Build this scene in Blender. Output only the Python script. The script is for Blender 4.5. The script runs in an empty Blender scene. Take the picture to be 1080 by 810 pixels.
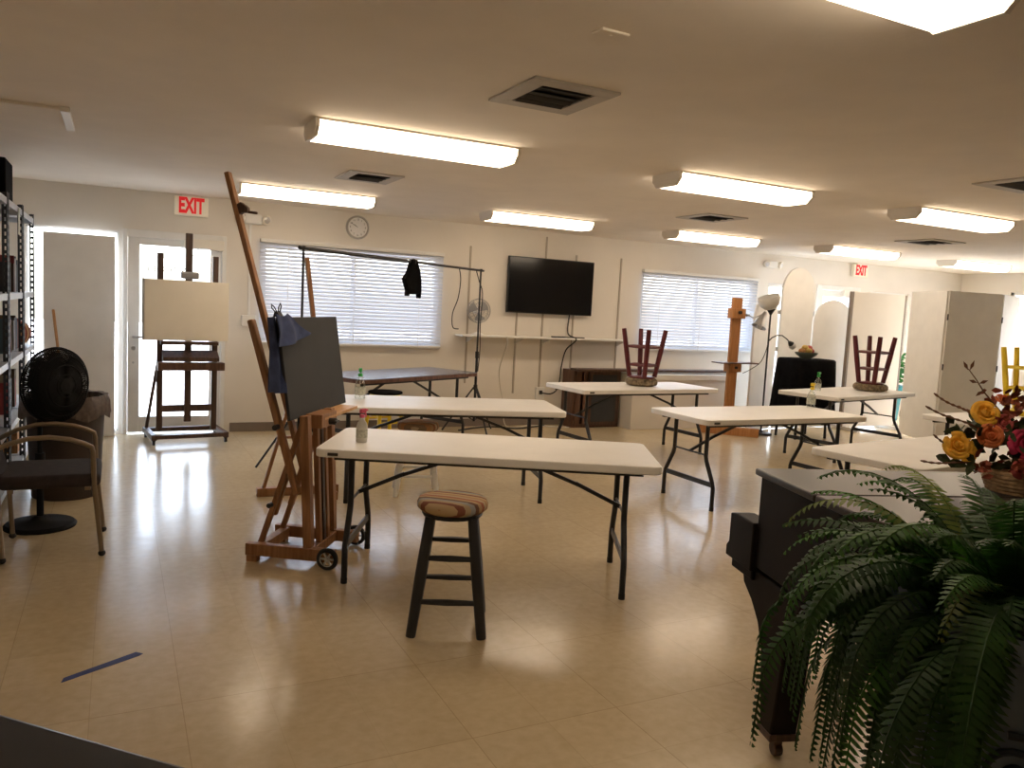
import bpy, bmesh, math, random
from mathutils import Vector, Matrix
C = bpy.context.scene.collection
PI = math.pi
rnd = random.Random(7)

# ------------------------------------------------------------------ materials
def new_mat(name):
    m = bpy.data.materials.new(name); m.use_nodes = True
    nt = m.node_tree
    b = nt.nodes['Principled BSDF']
    return m, nt, b
def mat(name, col, rough=.5, metal=0., var=.06, scale=6., spec=.5, bump=0., trans=0.):
    m, nt, b = new_mat(name)
    N = nt.nodes; L = nt.links
    tc = N.new('ShaderNodeTexCoord'); no = N.new('ShaderNodeTexNoise')
    no.inputs['Scale'].default_value = scale; no.inputs['Detail'].default_value = 4
    L.new(tc.outputs['Object'], no.inputs['Vector'])
    rp = N.new('ShaderNodeValToRGB')
    lo = [max(0, c*(1-var)) for c in col]; hi = [min(1, c*(1+var)) for c in col]
    rp.color_ramp.elements[0].position = .3; rp.color_ramp.elements[1].position = .7
    rp.color_ramp.elements[0].color = (*lo, 1); rp.color_ramp.elements[1].color = (*hi, 1)
    L.new(no.outputs['Fac'], rp.inputs['Fac']); L.new(rp.outputs['Color'], b.inputs['Base Color'])
    b.inputs['Roughness'].default_value = rough; b.inputs['Metallic'].default_value = metal
    b.inputs['Specular IOR Level'].default_value = spec
    if bump:
        bp = N.new('ShaderNodeBump'); bp.inputs['Strength'].default_value = bump; bp.inputs['Distance'].default_value = .004
        n2 = N.new('ShaderNodeTexNoise'); n2.inputs['Scale'].default_value = scale*12
        L.new(tc.outputs['Object'], n2.inputs['Vector']); L.new(n2.outputs['Fac'], bp.inputs['Height']); L.new(bp.outputs['Normal'], b.inputs['Normal'])
    if trans:
        out = N['Material Output']; t = N.new('ShaderNodeBsdfTranslucent'); mx = N.new('ShaderNodeMixShader')
        mx.inputs[0].default_value = trans; L.new(rp.outputs['Color'], t.inputs['Color'])
        L.new(b.outputs[0], mx.inputs[1]); L.new(t.outputs[0], mx.inputs[2]); L.new(mx.outputs[0], out.inputs['Surface'])
    return m
def wood(name, c1, c2, rough=.45, scale=(3, 3, 40)):
    m, nt, b = new_mat(name); N = nt.nodes; L = nt.links
    tc = N.new('ShaderNodeTexCoord'); mp = N.new('ShaderNodeMapping'); mp.inputs['Scale'].default_value = (scale[2], scale[2], scale[0])
    no = N.new('ShaderNodeTexNoise'); no.inputs['Scale'].default_value = 1.2; no.inputs['Detail'].default_value = 6
    rp = N.new('ShaderNodeValToRGB'); rp.color_ramp.elements[0].color = (*c1, 1); rp.color_ramp.elements[1].color = (*c2, 1)
    rp.color_ramp.elements[0].position = .35; rp.color_ramp.elements[1].position = .68
    L.new(tc.outputs['Object'], mp.inputs['Vector']); L.new(mp.outputs[0], no.inputs['Vector'])
    L.new(no.outputs['Fac'], rp.inputs['Fac']); L.new(rp.outputs['Color'], b.inputs['Base Color'])
    b.inputs['Roughness'].default_value = rough
    return m
def emit(name, col, s, diffuse=None):
    m, nt, b = new_mat(name)
    b.inputs['Base Color'].default_value = (*(diffuse or col), 1)
    b.inputs['Emission Color'].default_value = (*col, 1); b.inputs['Emission Strength'].default_value = s
    b.inputs['Roughness'].default_value = .4
    # faint prismatic pattern of the acrylic in the procedural roughness
    N = nt.nodes; L = nt.links; tc = N.new('ShaderNodeTexCoord'); vo = N.new('ShaderNodeTexVoronoi'); vo.inputs['Scale'].default_value = 120
    L.new(tc.outputs['Object'], vo.inputs['Vector'])
    mr = N.new('ShaderNodeMapRange'); mr.inputs['To Min'].default_value = .3; mr.inputs['To Max'].default_value = .5
    L.new(vo.outputs['Distance'], mr.inputs['Value']); L.new(mr.outputs[0], b.inputs['Roughness'])
    return m
def glass(name, tint=(1, 1, 1), refl=.06):
    m, nt, b = new_mat(name); N = nt.nodes; L = nt.links; N.remove(b)
    t = N.new('ShaderNodeBsdfTransparent'); t.inputs[0].default_value = (*tint, 1)
    g = N.new('ShaderNodeBsdfGlossy'); g.inputs['Roughness'].default_value = .03
    lw = N.new('ShaderNodeLayerWeight'); lw.inputs['Blend'].default_value = .25
    mr = N.new('ShaderNodeMapRange'); mr.inputs['To Min'].default_value = refl*.6; mr.inputs['To Max'].default_value = .5
    L.new(lw.outputs['Fresnel'], mr.inputs['Value'])
    mx = N.new('ShaderNodeMixShader'); L.new(mr.outputs[0], mx.inputs[0]); L.new(t.outputs[0], mx.inputs[1]); L.new(g.outputs[0], mx.inputs[2])
    L.new(mx.outputs[0], N['Material Output'].inputs['Surface'])
    return m

def floor_mat():
    m, nt, b = new_mat('vinyl_tile'); N = nt.nodes; L = nt.links
    tc = N.new('ShaderNodeTexCoord'); sp = N.new('ShaderNodeSeparateXYZ'); L.new(tc.outputs['Object'], sp.inputs[0])
    def cell(out, off):
        a = N.new('ShaderNodeMath'); a.operation = 'ADD'; a.inputs[1].default_value = off; L.new(out, a.inputs[0])
        d = N.new('ShaderNodeMath'); d.operation = 'DIVIDE'; d.inputs[1].default_value = .305; L.new(a.outputs[0], d.inputs[0])
        fr = N.new('ShaderNodeMath'); fr.operation = 'FRACT'; L.new(d.outputs[0], fr.inputs[0])
        fl = N.new('ShaderNodeMath'); fl.operation = 'FLOOR'; L.new(d.outputs[0], fl.inputs[0])
        pp = N.new('ShaderNodeMath'); pp.operation = 'PINGPONG'; pp.inputs[1].default_value = .5; L.new(fr.outputs[0], pp.inputs[0])
        return pp, fl
    px, fx = cell(sp.outputs[0], 3.05-.22); py, fy = cell(sp.outputs[1], 3.05-.285)
    def seam(pp, d):
        ro = N.new('ShaderNodeMath'); ro.operation = 'ROUND'; L.new(d, ro.inputs[0])
        wn_ = N.new('ShaderNodeTexWhiteNoise'); wn_.noise_dimensions = '1D'; L.new(ro.outputs[0], wn_.inputs['W'])
        k = N.new('ShaderNodeMapRange'); k.inputs['From Min'].default_value = .35; k.inputs['From Max'].default_value = .9; k.inputs['To Min'].default_value = .18; k.inputs['To Max'].default_value = .95; L.new(wn_.outputs['Value'], k.inputs['Value'])
        lt_ = N.new('ShaderNodeMapRange'); lt_.inputs['From Min'].default_value = .002; lt_.inputs['From Max'].default_value = .007; lt_.inputs['To Min'].default_value = 1; lt_.inputs['To Max'].default_value = 0; L.new(pp.outputs[0], lt_.inputs['Value'])
        mu = N.new('ShaderNodeMath'); mu.operation = 'MULTIPLY'; L.new(lt_.outputs[0], mu.inputs[0]); L.new(k.outputs[0], mu.inputs[1])
        return mu
    sx_ = seam(px, px.inputs[0].links[0].from_node.inputs[0].links[0].from_socket); sy_ = seam(py, py.inputs[0].links[0].from_node.inputs[0].links[0].from_socket)
    mn = N.new('ShaderNodeMath'); mn.operation = 'MAXIMUM'; L.new(sx_.outputs[0], mn.inputs[0]); L.new(sy_.outputs[0], mn.inputs[1])
    lt = N.new('ShaderNodeMath'); lt.operation = 'SUBTRACT'; lt.inputs[0].default_value = 1; L.new(mn.outputs[0], lt.inputs[1])
    cb = N.new('ShaderNodeCombineXYZ'); L.new(fx.outputs[0], cb.inputs[0]); L.new(fy.outputs[0], cb.inputs[1])
    wn = N.new('ShaderNodeTexWhiteNoise'); L.new(cb.outputs[0], wn.inputs['Vector'])
    no = N.new('ShaderNodeTexNoise'); no.inputs['Scale'].default_value = 22; no.inputs['Detail'].default_value = 8; L.new(tc.outputs['Object'], no.inputs['Vector'])
    rp = N.new('ShaderNodeValToRGB'); rp.color_ramp.elements[0].color = (.54, .435, .275, 1); rp.color_ramp.elements[1].color = (.61, .50, .325, 1)
    rp.color_ramp.elements[0].position = .3; rp.color_ramp.elements[1].position = .7
    L.new(no.outputs['Fac'], rp.inputs['Fac'])
    v = N.new('ShaderNodeMapRange'); v.inputs['To Min'].default_value = .97; v.inputs['To Max'].default_value = 1.03; L.new(wn.outputs['Value'], v.inputs['Value'])
    m1 = N.new('ShaderNodeMix'); m1.data_type = 'RGBA'; m1.blend_type = 'MULTIPLY'; m1.inputs[0].default_value = 1
    L.new(rp.outputs['Color'], m1.inputs[6]); L.new(v.outputs[0], m1.inputs[7])
    m2 = N.new('ShaderNodeMix'); m2.data_type = 'RGBA'; m2.inputs[6].default_value = (.36, .27, .16, 1)
    L.new(lt.outputs[0], m2.inputs[0]); L.new(m1.outputs[2], m2.inputs[7]); L.new(m2.outputs[2], b.inputs['Base Color'])
    n2 = N.new('ShaderNodeTexNoise'); n2.inputs['Scale'].default_value = 3.5; n2.inputs['Detail'].default_value = 5; L.new(tc.outputs['Object'], n2.inputs['Vector'])
    rr = N.new('ShaderNodeMapRange'); rr.inputs['To Min'].default_value = .14; rr.inputs['To Max'].default_value = .25; L.new(n2.outputs['Fac'], rr.inputs['Value'])
    L.new(rr.outputs[0], b.inputs['Roughness']); b.inputs['Specular IOR Level'].default_value = .5
    n3 = N.new('ShaderNodeTexNoise'); n3.inputs['Scale'].default_value = 9; L.new(tc.outputs['Object'], n3.inputs['Vector'])
    bp = N.new('ShaderNodeBump'); bp.inputs['Strength'].default_value = .12; bp.inputs['Distance'].default_value = .01
    L.new(n3.outputs['Fac'], bp.inputs['Height']); L.new(bp.outputs['Normal'], b.inputs['Normal'])
    return m
def stripe_mat(name, cols, dirn=(1, 0), period=.16):
    m, nt, b = new_mat(name); N = nt.nodes; L = nt.links
    tc = N.new('ShaderNodeTexCoord'); sp = N.new('ShaderNodeSeparateXYZ'); L.new(tc.outputs['Object'], sp.inputs[0])
    a = N.new('ShaderNodeMath'); a.operation = 'MULTIPLY'; a.inputs[1].default_value = dirn[0]; L.new(sp.outputs[0], a.inputs[0])
    c = N.new('ShaderNodeMath'); c.operation = 'MULTIPLY_ADD'; c.inputs[1].default_value = dirn[1]; L.new(sp.outputs[1], c.inputs[0]); L.new(a.outputs[0], c.inputs[2])
    d = N.new('ShaderNodeMath'); d.operation = 'DIVIDE'; d.inputs[1].default_value = period; L.new(c.outputs[0], d.inputs[0])
    f = N.new('ShaderNodeMath'); f.operation = 'FRACT'; L.new(d.outputs[0], f.inputs[0])
    rp = N.new('ShaderNodeValToRGB'); rp.color_ramp.interpolation = 'CONSTANT'
    e = rp.color_ramp.elements
    while len(e) < len(cols): e.new(.5)
    for i, k in enumerate(cols):
        e[i].position = i/len(cols); e[i].color = (*k, 1)
    L.new(f.outputs[0], rp.inputs['Fac']); L.new(rp.outputs['Color'], b.inputs['Base Color'])
    b.inputs['Roughness'].default_value = .85
    return m

M = {}
M['floor'] = floor_mat()
M['wall'] = mat('painted_wall', (.76, .715, .645), .7, var=.03, scale=2, bump=.15)
M['ceiling'] = mat('painted_ceiling', (.84, .77, .67), .85, var=.03, scale=3, bump=.2)
M['base'] = mat('vinyl_baseboard', (.21, .17, .14), .5)
M['white'] = mat('white_paint', (.80, .79, .76), .4, var=.03)
M['board'] = mat('white_panel_paint', (.86, .845, .81), .55, var=.03)
M['plastic'] = mat('white_table_plastic', (.93, .915, .885), .42, var=.03, scale=4, bump=.1)
M['black'] = mat('black_metal', (.018, .018, .02), .4, var=.2)
M['blackmat'] = mat('black_cloth', (.005, .005, .006), .98, var=.3, scale=20, spec=.1)
M['fanblk'] = mat('fan_black', (.006, .006, .007), .7, spec=.2)
M['rubber'] = mat('black_rubber', (.02, .02, .02), .8)
M['chrome'] = mat('steel', (.55, .55, .56), .3, 1., var=.05)
M['grey'] = mat('grey_metal', (.35, .35, .36), .45, .6)
M['shelf'] = mat('dark_grey_steel', (.05, .055, .065), .4, .5, var=.2)
M['shelfw'] = mat('pale_grey_steel', (.55, .58, .62), .4, .2)
M['lamp'] = emit('light_diffuser', (1, .80, .59), 9.5, (.9, .88, .8))
M['housing'] = mat('fixture_enamel', (.82, .78, .70), .4, var=.02)
M['glass'] = glass('window_glass')
M['blind'] = mat('blind_slat', (.66, .69, .75), .5, var=.02, trans=.08)
M['oak'] = wood('oiled_beech', (.25, .115, .045), (.40, .195, .085))
M['oaklight'] = wood('beech_pale', (.52, .28, .11), (.66, .38, .17))
M['orange'] = wood('orange_pine', (.42, .18, .06), (.56, .27, .10))
M['darkwood'] = wood('dark_stained_wood', (.045, .022, .014), (.10, .05, .03))
M['brown'] = wood('brown_veneer', (.07, .03, .018), (.14, .065, .035))
M['canvas'] = mat('cream_board', (.92, .86, .74), .8, var=.02)
M['slate'] = mat('charcoal_board', (.035, .037, .04), .75, var=.15, scale=3)
M['bluecloth'] = mat('navy_cloth', (.045, .065, .15), .95, var=.3, scale=14, bump=.4)
M['tape'] = mat('blue_tape', (.02, .035, .16), .6)
M['red'] = mat('red_paint', (.11, .010, .014), .4, var=.15)
M['yellow'] = mat('yellow_paint', (.80, .58, .03), .45)
M['rush'] = mat('woven_olive_cushion', (.20, .15, .09), .95, var=.7, scale=28, bump=.6)
M['screen'] = mat('tv_glass', (.004, .004, .005), .12)
M['tvb'] = mat('tv_bezel', (.01, .01, .011), .35)
M['redl'] = emit('exit_letters', (1, .012, .02), .35, (.5, .01, .015))
M['exitface'] = emit('exit_face', (.95, .80, .58), .12, (.8, .75, .62))
M['clockrim'] = mat('clock_rim', (.45, .43, .40), .4)
M['clockface'] = mat('clock_face', (.82, .82, .82), .5)
M['bag'] = mat('bin_liner', (.16, .12, .10), .35, var=.3, scale=30, trans=.2)
M['binp'] = mat('brown_bin', (.035, .022, .018), .5)
M['seatf'] = mat('dark_chair_fabric', (.03, .022, .022), .9, var=.25, scale=25)
M['tan'] = mat('bronze_tube', (.30, .24, .17), .35, .7)
M['stripe'] = stripe_mat('striped_cushion', [(.42, .24, .12), (.50, .36, .20), (.22, .08, .05), (.44, .33, .20), (.30, .31, .30), (.14, .07, .05), (.46, .30, .16), (.34, .12, .07), (.48, .38, .25)], (.35, 1.), .2)
M['stripe2'] = stripe_mat('striped_cushion_warm', [(.42, .26, .13), (.30, .13, .07), (.50, .38, .24), (.24, .16, .10), (.45, .22, .10)], (.2, 1.), .12)
M['ebony'] = mat('ebony_lacquer', (.009, .006, .005), .5, var=.3, spec=.15)
M['ebonytop'] = mat('ebony_lid', (.025, .019, .016), .32, var=.15, spec=.45)
M['ivory'] = mat('piano_ivory', (.75, .70, .6), .3)
M['green1'] = mat('fern_dark', (.022, .078, .010), .55, var=.35, scale=18, trans=.25)
M['green2'] = mat('fern_mid', (.045, .15, .016), .55, var=.35, scale=18, trans=.25)
M['green3'] = mat('fern_young', (.13, .18, .03), .55, var=.35, scale=18, trans=.3)
M['stem'] = mat('fern_stem', (.05, .05, .02), .6)
M['soil'] = mat('potting_soil', (.02, .014, .01), 1.)
M['pot'] = mat('blue_grey_glaze', (.16, .21, .27), .25, var=.35, scale=9)
M['potd'] = mat('dark_relief_glaze', (.03, .04, .06), .3)
M['wicker'] = mat('wicker', (.42, .28, .15), .8, var=.4, scale=50, bump=.6)
M['petal_y'] = mat('yellow_petal', (.85, .44, .04), .7, var=.25, scale=40, trans=.2)
M['petal_o'] = mat('orange_petal', (.60, .16, .045), .7, var=.3, scale=40, trans=.2)
M['petal_m'] = mat('magenta_petal', (.45, .02, .07), .7, var=.3, scale=40, trans=.2)
M['petal_p'] = mat('pink_petal', (.50, .10, .09), .7, var=.3, scale=40, trans=.2)
M['leafd'] = mat('dark_leaf', (.035, .05, .015), .6, var=.4, scale=30)
M['leafr'] = mat('russet_leaf', (.22, .045, .02), .6, var=.5, scale=30)
M['twig'] = mat('brown_twig', (.16, .075, .045), .8)
M['clearp'] = glass('clear_bottle_plastic', (.93, .95, .92), .12)
M['milky'] = mat('milky_plastic', (.72, .70, .64), .35, trans=.3)
M['gtrig'] = mat('green_trigger', (.03, .42, .06), .4)
M['ptrig'] = mat('pink_trigger', (.70, .10, .18), .4)
M['ytrig'] = mat('yellow_trigger', (.85, .62, .02), .4)
M['paper'] = mat('label_paper', (.55, .56, .48), .8, var=.3, scale=60)
M['tbl_blue'] = mat('blue_grey_laminate', (.12, .13, .17), .22)
M['tbl_edge'] = wood('walnut_edge', (.10, .045, .025), (.20, .09, .05))
M['plate'] = mat('dark_badge', (.05, .045, .04), .5)
M['ventw'] = mat('vent_frame', (.46, .42, .36), .5)
M['ventd'] = mat('vent_dark', (.025, .022, .02), .8)
M['bluelit'] = mat('painted_blue_daylight', (.55, .66, .76), .6)  # blue daylight on the wall, put into the base colour
M['shade'] = mat('lamp_shade_white', (.80, .79, .76), .4, trans=.3)
M['ext'] = mat('outside_concrete', (.62, .62, .60), .9)
M['letter'] = mat('door_lettering', (.25, .27, .30), .7)
M['desk'] = mat('black_desk', (.013, .012, .016), .3, var=.3)
M['deskedge'] = mat('desk_edge_strip', (.30, .29, .28), .25, .6)
M['fruit_o'] = mat('bread_roll', (.42, .20, .07), .7, var=.4, scale=30)
M['fruit_y'] = mat('yellow_fruit', (.55, .38, .10), .6, var=.3)
M['teal'] = mat('teal_glaze', (.06, .25, .30), .25)
M['cord'] = mat('black_cord', (.02, .02, .02), .7)
M['cordw'] = mat('white_cord', (.62, .58, .50), .6)
M['std'] = mat('grey_standard', (.43, .38, .31), .5, .3)
M['broom'] = wood('broom_wood', (.42, .20, .07), (.55, .29, .12))
M['plant'] = mat('potted_leaf', (.03, .16, .03), .5, var=.4, scale=15, trans=.3)

# ------------------------------------------------------------------ mesh builder
class MB:
    def __init__(s): s.bm = bmesh.new()
    def _add(s, vs, fs):
        v = [s.bm.verts.new(p) for p in vs]
        for f in fs:
            try: s.bm.faces.new([v[i] for i in f])
            except ValueError: pass
        return s
    def box(s, c, d, rot=None):
        c = Vector(c); h = Vector(d)/2
        P = [Vector((x*h.x, y*h.y, z*h.z)) for x in (-1, 1) for y in (-1, 1) for z in (-1, 1)]
        if rot: P = [rot @ p for p in P]
        return s._add([c+p for p in P], [(0, 1, 3, 2), (4, 6, 7, 5), (0, 4, 5, 1), (2, 3, 7, 6), (0, 2, 6, 4), (1, 5, 7, 3)])
    def b2(s, a, b): # box by two corners
        a = Vector(a); b = Vector(b)
        return s.box((a+b)/2, [abs(x) for x in (b-a)])
    def bar(s, p0, p1, w, h, side=None):
        p0 = Vector(p0); p1 = Vector(p1); d = (p1-p0); L = d.length; d.normalize()
        r = Vector(side) if side else Vector((0, 0, 1)).cross(d)
        if r.length < 1e-4: r = Vector((1, 0, 0))
        r = (r-d*r.dot(d)).normalized(); u = d.cross(r)
        P = []
        for e in (p0, p1):
            for a, b in ((-1, -1), (1, -1), (1, 1), (-1, 1)): P.append(e+r*a*w/2+u*b*h/2)
        return s._add(P, [(3, 2, 1, 0), (4, 5, 6, 7), (0, 1, 5, 4), (1, 2, 6, 5), (2, 3, 7, 6), (3, 0, 4, 7)])
    def tube(s, pts, r, n=8, closed=False):
        pts = [Vector(p) for p in pts]; k = len(pts)
        rs = r if isinstance(r, (list, tuple)) else [r]*k
        rings = []; prev = None
        for i, p in enumerate(pts):
            if closed: t = pts[(i+1) % k]-pts[i-1]
            else: t = pts[min(i+1, k-1)]-pts[max(i-1, 0)]
            t.normalize()
            if prev is None:
                a = Vector((0, 0, 1)) if abs(t.z) < .9 else Vector((1, 0, 0))
                a = (a-t*a.dot(t)).normalized()
            else:
                a = (prev-t*prev.dot(t)).normalized()
            prev = a; b = t.cross(a)
            rings.append([s.bm.verts.new(p+(a*math.cos(2*PI*j/n)+b*math.sin(2*PI*j/n))*rs[i]) for j in range(n)])
        for i in range(k if closed else k-1):
            A = rings[i]; B = rings[(i+1) % k]
            for j in range(n):
                try: s.bm.faces.new((A[j], A[(j+1) % n], B[(j+1) % n], B[j]))
                except ValueError: pass
        if not closed:
            s.bm.faces.new(list(reversed(rings[0]))); s.bm.faces.new(rings[-1])
        return s
    def cyl(s, p0, p1, r0, r1=None, n=16): return s.tube([p0, p1], [r0, r0 if r1 is None else r1], n)
    def lathe(s, prof, c=(0, 0, 0), n=24, axis=None, cap=True):
        c = Vector(c); R = axis or Matrix.Identity(3); rings = []
        for r, z in prof:
            rings.append([s.bm.verts.new(c+R @ Vector((r*math.cos(2*PI*j/n), r*math.sin(2*PI*j/n), z))) for j in range(n)])
        for A, B in zip(rings, rings[1:]):
            for j in range(n): s.bm.faces.new((A[j], A[(j+1) % n], B[(j+1) % n], B[j]))
        if cap:
            s.bm.faces.new(list(reversed(rings[0]))); s.bm.faces.new(rings[-1])
        return s
    def sphere(s, c, r, sc=(1, 1, 1), n=12):
        prof = []
        for i in range(n+1):
            a = -PI/2+PI*i/n; prof.append((max(1e-4, r*math.cos(a)), r*math.sin(a)))
        R = Matrix.Diagonal(Vector(sc))
        return s.lathe(prof, c, 2*n, R)
    def prism(s, poly, z0, z1, R=None, c=(0, 0, 0)):
        n = len(poly); R = R or Matrix.Identity(3); c = Vector(c)
        P = [c+R @ Vector((x, y, z0)) for x, y in poly]+[c+R @ Vector((x, y, z1)) for x, y in poly]
        F = [tuple(reversed(range(n))), tuple(range(n, 2*n))]+[(i, (i+1) % n, n+(i+1) % n, n+i) for i in range(n)]
        return s._add(P, F)
    def build(s, name, m, parent=None, bevel=0, smooth=False, seg=2, angle=35):
        bmesh.ops.recalc_face_normals(s.bm, faces=s.bm.faces[:])
        me = bpy.data.meshes.new(name); s.bm.to_mesh(me); s.bm.free()
        me.materials.append(M[m] if isinstance(m, str) else m)
        o = bpy.data.objects.new(name, me); C.objects.link(o)
        if parent: o.parent = parent
        if bevel:
            b = o.modifiers.new('bevel', 'BEVEL'); b.width = bevel; b.segments = seg; b.limit_method = 'ANGLE'; b.angle_limit = math.radians(40)
        if smooth:
            for p in me.polygons: p.use_smooth = True
            me.set_sharp_from_angle(angle=math.radians(angle))
        return o
def tag(o, label, cat, group=None, kind=None):
    o['label'] = label; o['category'] = cat
    if group: o['group'] = group
    if kind: o['kind'] = kind
    return o
def thing(name, label, cat, loc=(0, 0, 0), rz=0, group=None, rot=None):
    o = bpy.data.objects.new(name, None); C.objects.link(o); o.empty_display_size = .1
    o.location = loc; o.rotation_euler = rot or (0, 0, rz)
    return tag(o, label, cat, group)
def struct(o, label=None):
    o['kind'] = 'structure'
    return o
def sempty(name, loc=(0, 0, 0)):
    o = bpy.data.objects.new(name, None); C.objects.link(o); o.location = loc; o['kind'] = 'structure'
    return o
def text_mesh(name, txt, size, m, parent, loc, rot, extrude=.002, sx=1., align='CENTER', off=0):
    cu = bpy.data.curves.new(name, 'FONT'); cu.body = txt; cu.size = size; cu.extrude = extrude; cu.offset = off
    cu.align_x = align; cu.align_y = 'CENTER'
    t = bpy.data.objects.new(name+'_tmp', cu); C.objects.link(t)
    dg = bpy.context.evaluated_depsgraph_get()
    me = bpy.data.meshes.new_from_object(t.evaluated_get(dg)); bpy.data.objects.remove(t)
    me.materials.clear(); me.materials.append(M[m])
    o = bpy.data.objects.new(name, me); C.objects.link(o); o.parent = parent
    o.location = loc; o.rotation_euler = rot; o.scale = (sx, 1, 1)
    return o
def arc(c, r, a0, a1, n, f): return [f(c, r, a0+(a1-a0)*i/n) for i in range(n+1)]

D = 9.075; ZC = 2.517; XL = -1.15; XR = 13.35; YF = -2.5

# ------------------------------------------------------------------ the room
struct(MB().b2((XL-.2, YF-.2, -.1), (XR+.2, D+.2, 0)).build('floor', 'floor'))
struct(MB().b2((XL-.2, YF-.2, ZC), (XR+.2, D+.2, ZC+.12)).build('ceiling', 'ceiling'))
def wall_with_holes(name, x0, x1, holes, place):
    mb = MB(); x = x0
    for (a, b, z0, z1) in sorted(holes):
        if a > x: place(mb, x, a, 0, ZC)
        if z0 > 0: place(mb, a, b, 0, z0)
        if z1 < ZC: place(mb, a, b, z1, ZC)
        x = b
    place(mb, x, x1, 0, ZC)
    return struct(mb.build(name, 'wall'))
SIDE = (-.80, .015, .03, 2.085); DOOR1 = (.05, 1.05, 0, 2.12); W1 = (1.42, 3.50, 1.0, 2.10); W2 = (6.50, 8.53, 1.05, 2.11)
SIDE2 = (8.82, 9.78, .08, 2.09); DOOR2 = (9.83, 10.80, 0, 2.13); SIDE3 = (11.05, 12.0, .08, 2.09)
wall_with_holes('wall_back', XL-.2, XR+.2, [SIDE, DOOR1, W1, W2, SIDE2, DOOR2, SIDE3], lambda mb, a, b, z0, z1: mb.b2((a, D, z0), (b, D+.16, z1)))
WR = (5.9, 8.2, .9, 2.2)
wall_with_holes('wall_right', YF, D, [WR], lambda mb, a, b, z0, z1: mb.b2((XR, a, z0), (XR+.16, b, z1)))
struct(MB().b2((XL-.16, YF, 0), (XL, D, ZC)).build('wall_left', 'wall'))
struct(MB().b2((XL-.2, YF-.16, 0), (XR+.2, YF, ZC)).build('wall_front', 'wall'))
mb = MB(); mb.b2((1.11, D-.012, 0), (8.76, D, .1)); mb.b2((12.06, D-.012, 0), (XR, D, .1)); struct(mb.build('baseboard_back', 'base'))
struct(MB().b2((XR-.012, YF, 0), (XR, D-.02, .1)).build('baseboard_right', 'base'))
struct(MB().b2((XL, YF, 0), (XL+.012, D-.02, .1)).build('baseboard_left', 'base'))
# pavement outside the doors and windows
struct(MB().b2((-14, D+.2, -.2), (34, 40, -.06)).build('ground', 'ext'))
struct(MB().b2((XR+.2, -14, -.2), (40, D+.15, -.06)).build('ground', 'ext'))

def window(name, x0, x1, z0, z1, mull=(), fw=.05, glassm='glass'):
    e = sempty(name, ((x0+x1)/2, D, z0)); ox = (x0+x1)/2
    f = MB()
    w = (x1-x0)/2; h = z1-z0
    f.b2((-w, .03, 0), (-w+fw, .11, h)); f.b2((w-fw, .03, 0), (w, .11, h)); f.b2((-w, .03, 0), (w, .11, fw)); f.b2((-w, .03, h-fw), (w, .11, h))
    for k in mull: f.b2((k-ox-.025, .04, fw), (k-ox+.025, .10, h-fw))
    f.build('window_frame', 'white', e, .004)
    MB().b2((-w+fw, .068, fw), (w-fw, .074, h-fw)).build('window_pane', glassm, e)
    return e
window('window_1', *SIDE, mull=(), fw=.018)
w = window('window_2', *W1, mull=(2.46,)); MB().b2((-1.08, -.03, -.03), (1.08, .06, 0)).build('window_sill', 'white', w, .004)
w = window('window_3', *W2, mull=(7.5,)); MB().b2((-1.05, -.03, -.03), (1.05, .06, 0)).build('window_sill', 'white', w, .004)
window('window_4', *SIDE2); window('window_5', *SIDE3)
e = sempty('window_6', (XR, (WR[0]+WR[1])/2, WR[2])); f = MB(); ww = (WR[1]-WR[0])/2; hh = WR[3]-WR[2]
for a, b in (((.03, -ww, 0), (.11, -ww+.05, hh)), ((.03, ww-.05, 0), (.11, ww, hh)), ((.03, -ww, 0), (.11, ww, .05)), ((.03, -ww, hh-.05), (.11, ww, hh)), ((.03, -.025, 0), (.11, .025, hh))): f.b2(a, b)
f.build('window_frame', 'white', e, .004); MB().b2((.068, -ww+.05, .05), (.074, ww-.05, hh-.05)).build('window_pane', 'glass', e)

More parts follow.
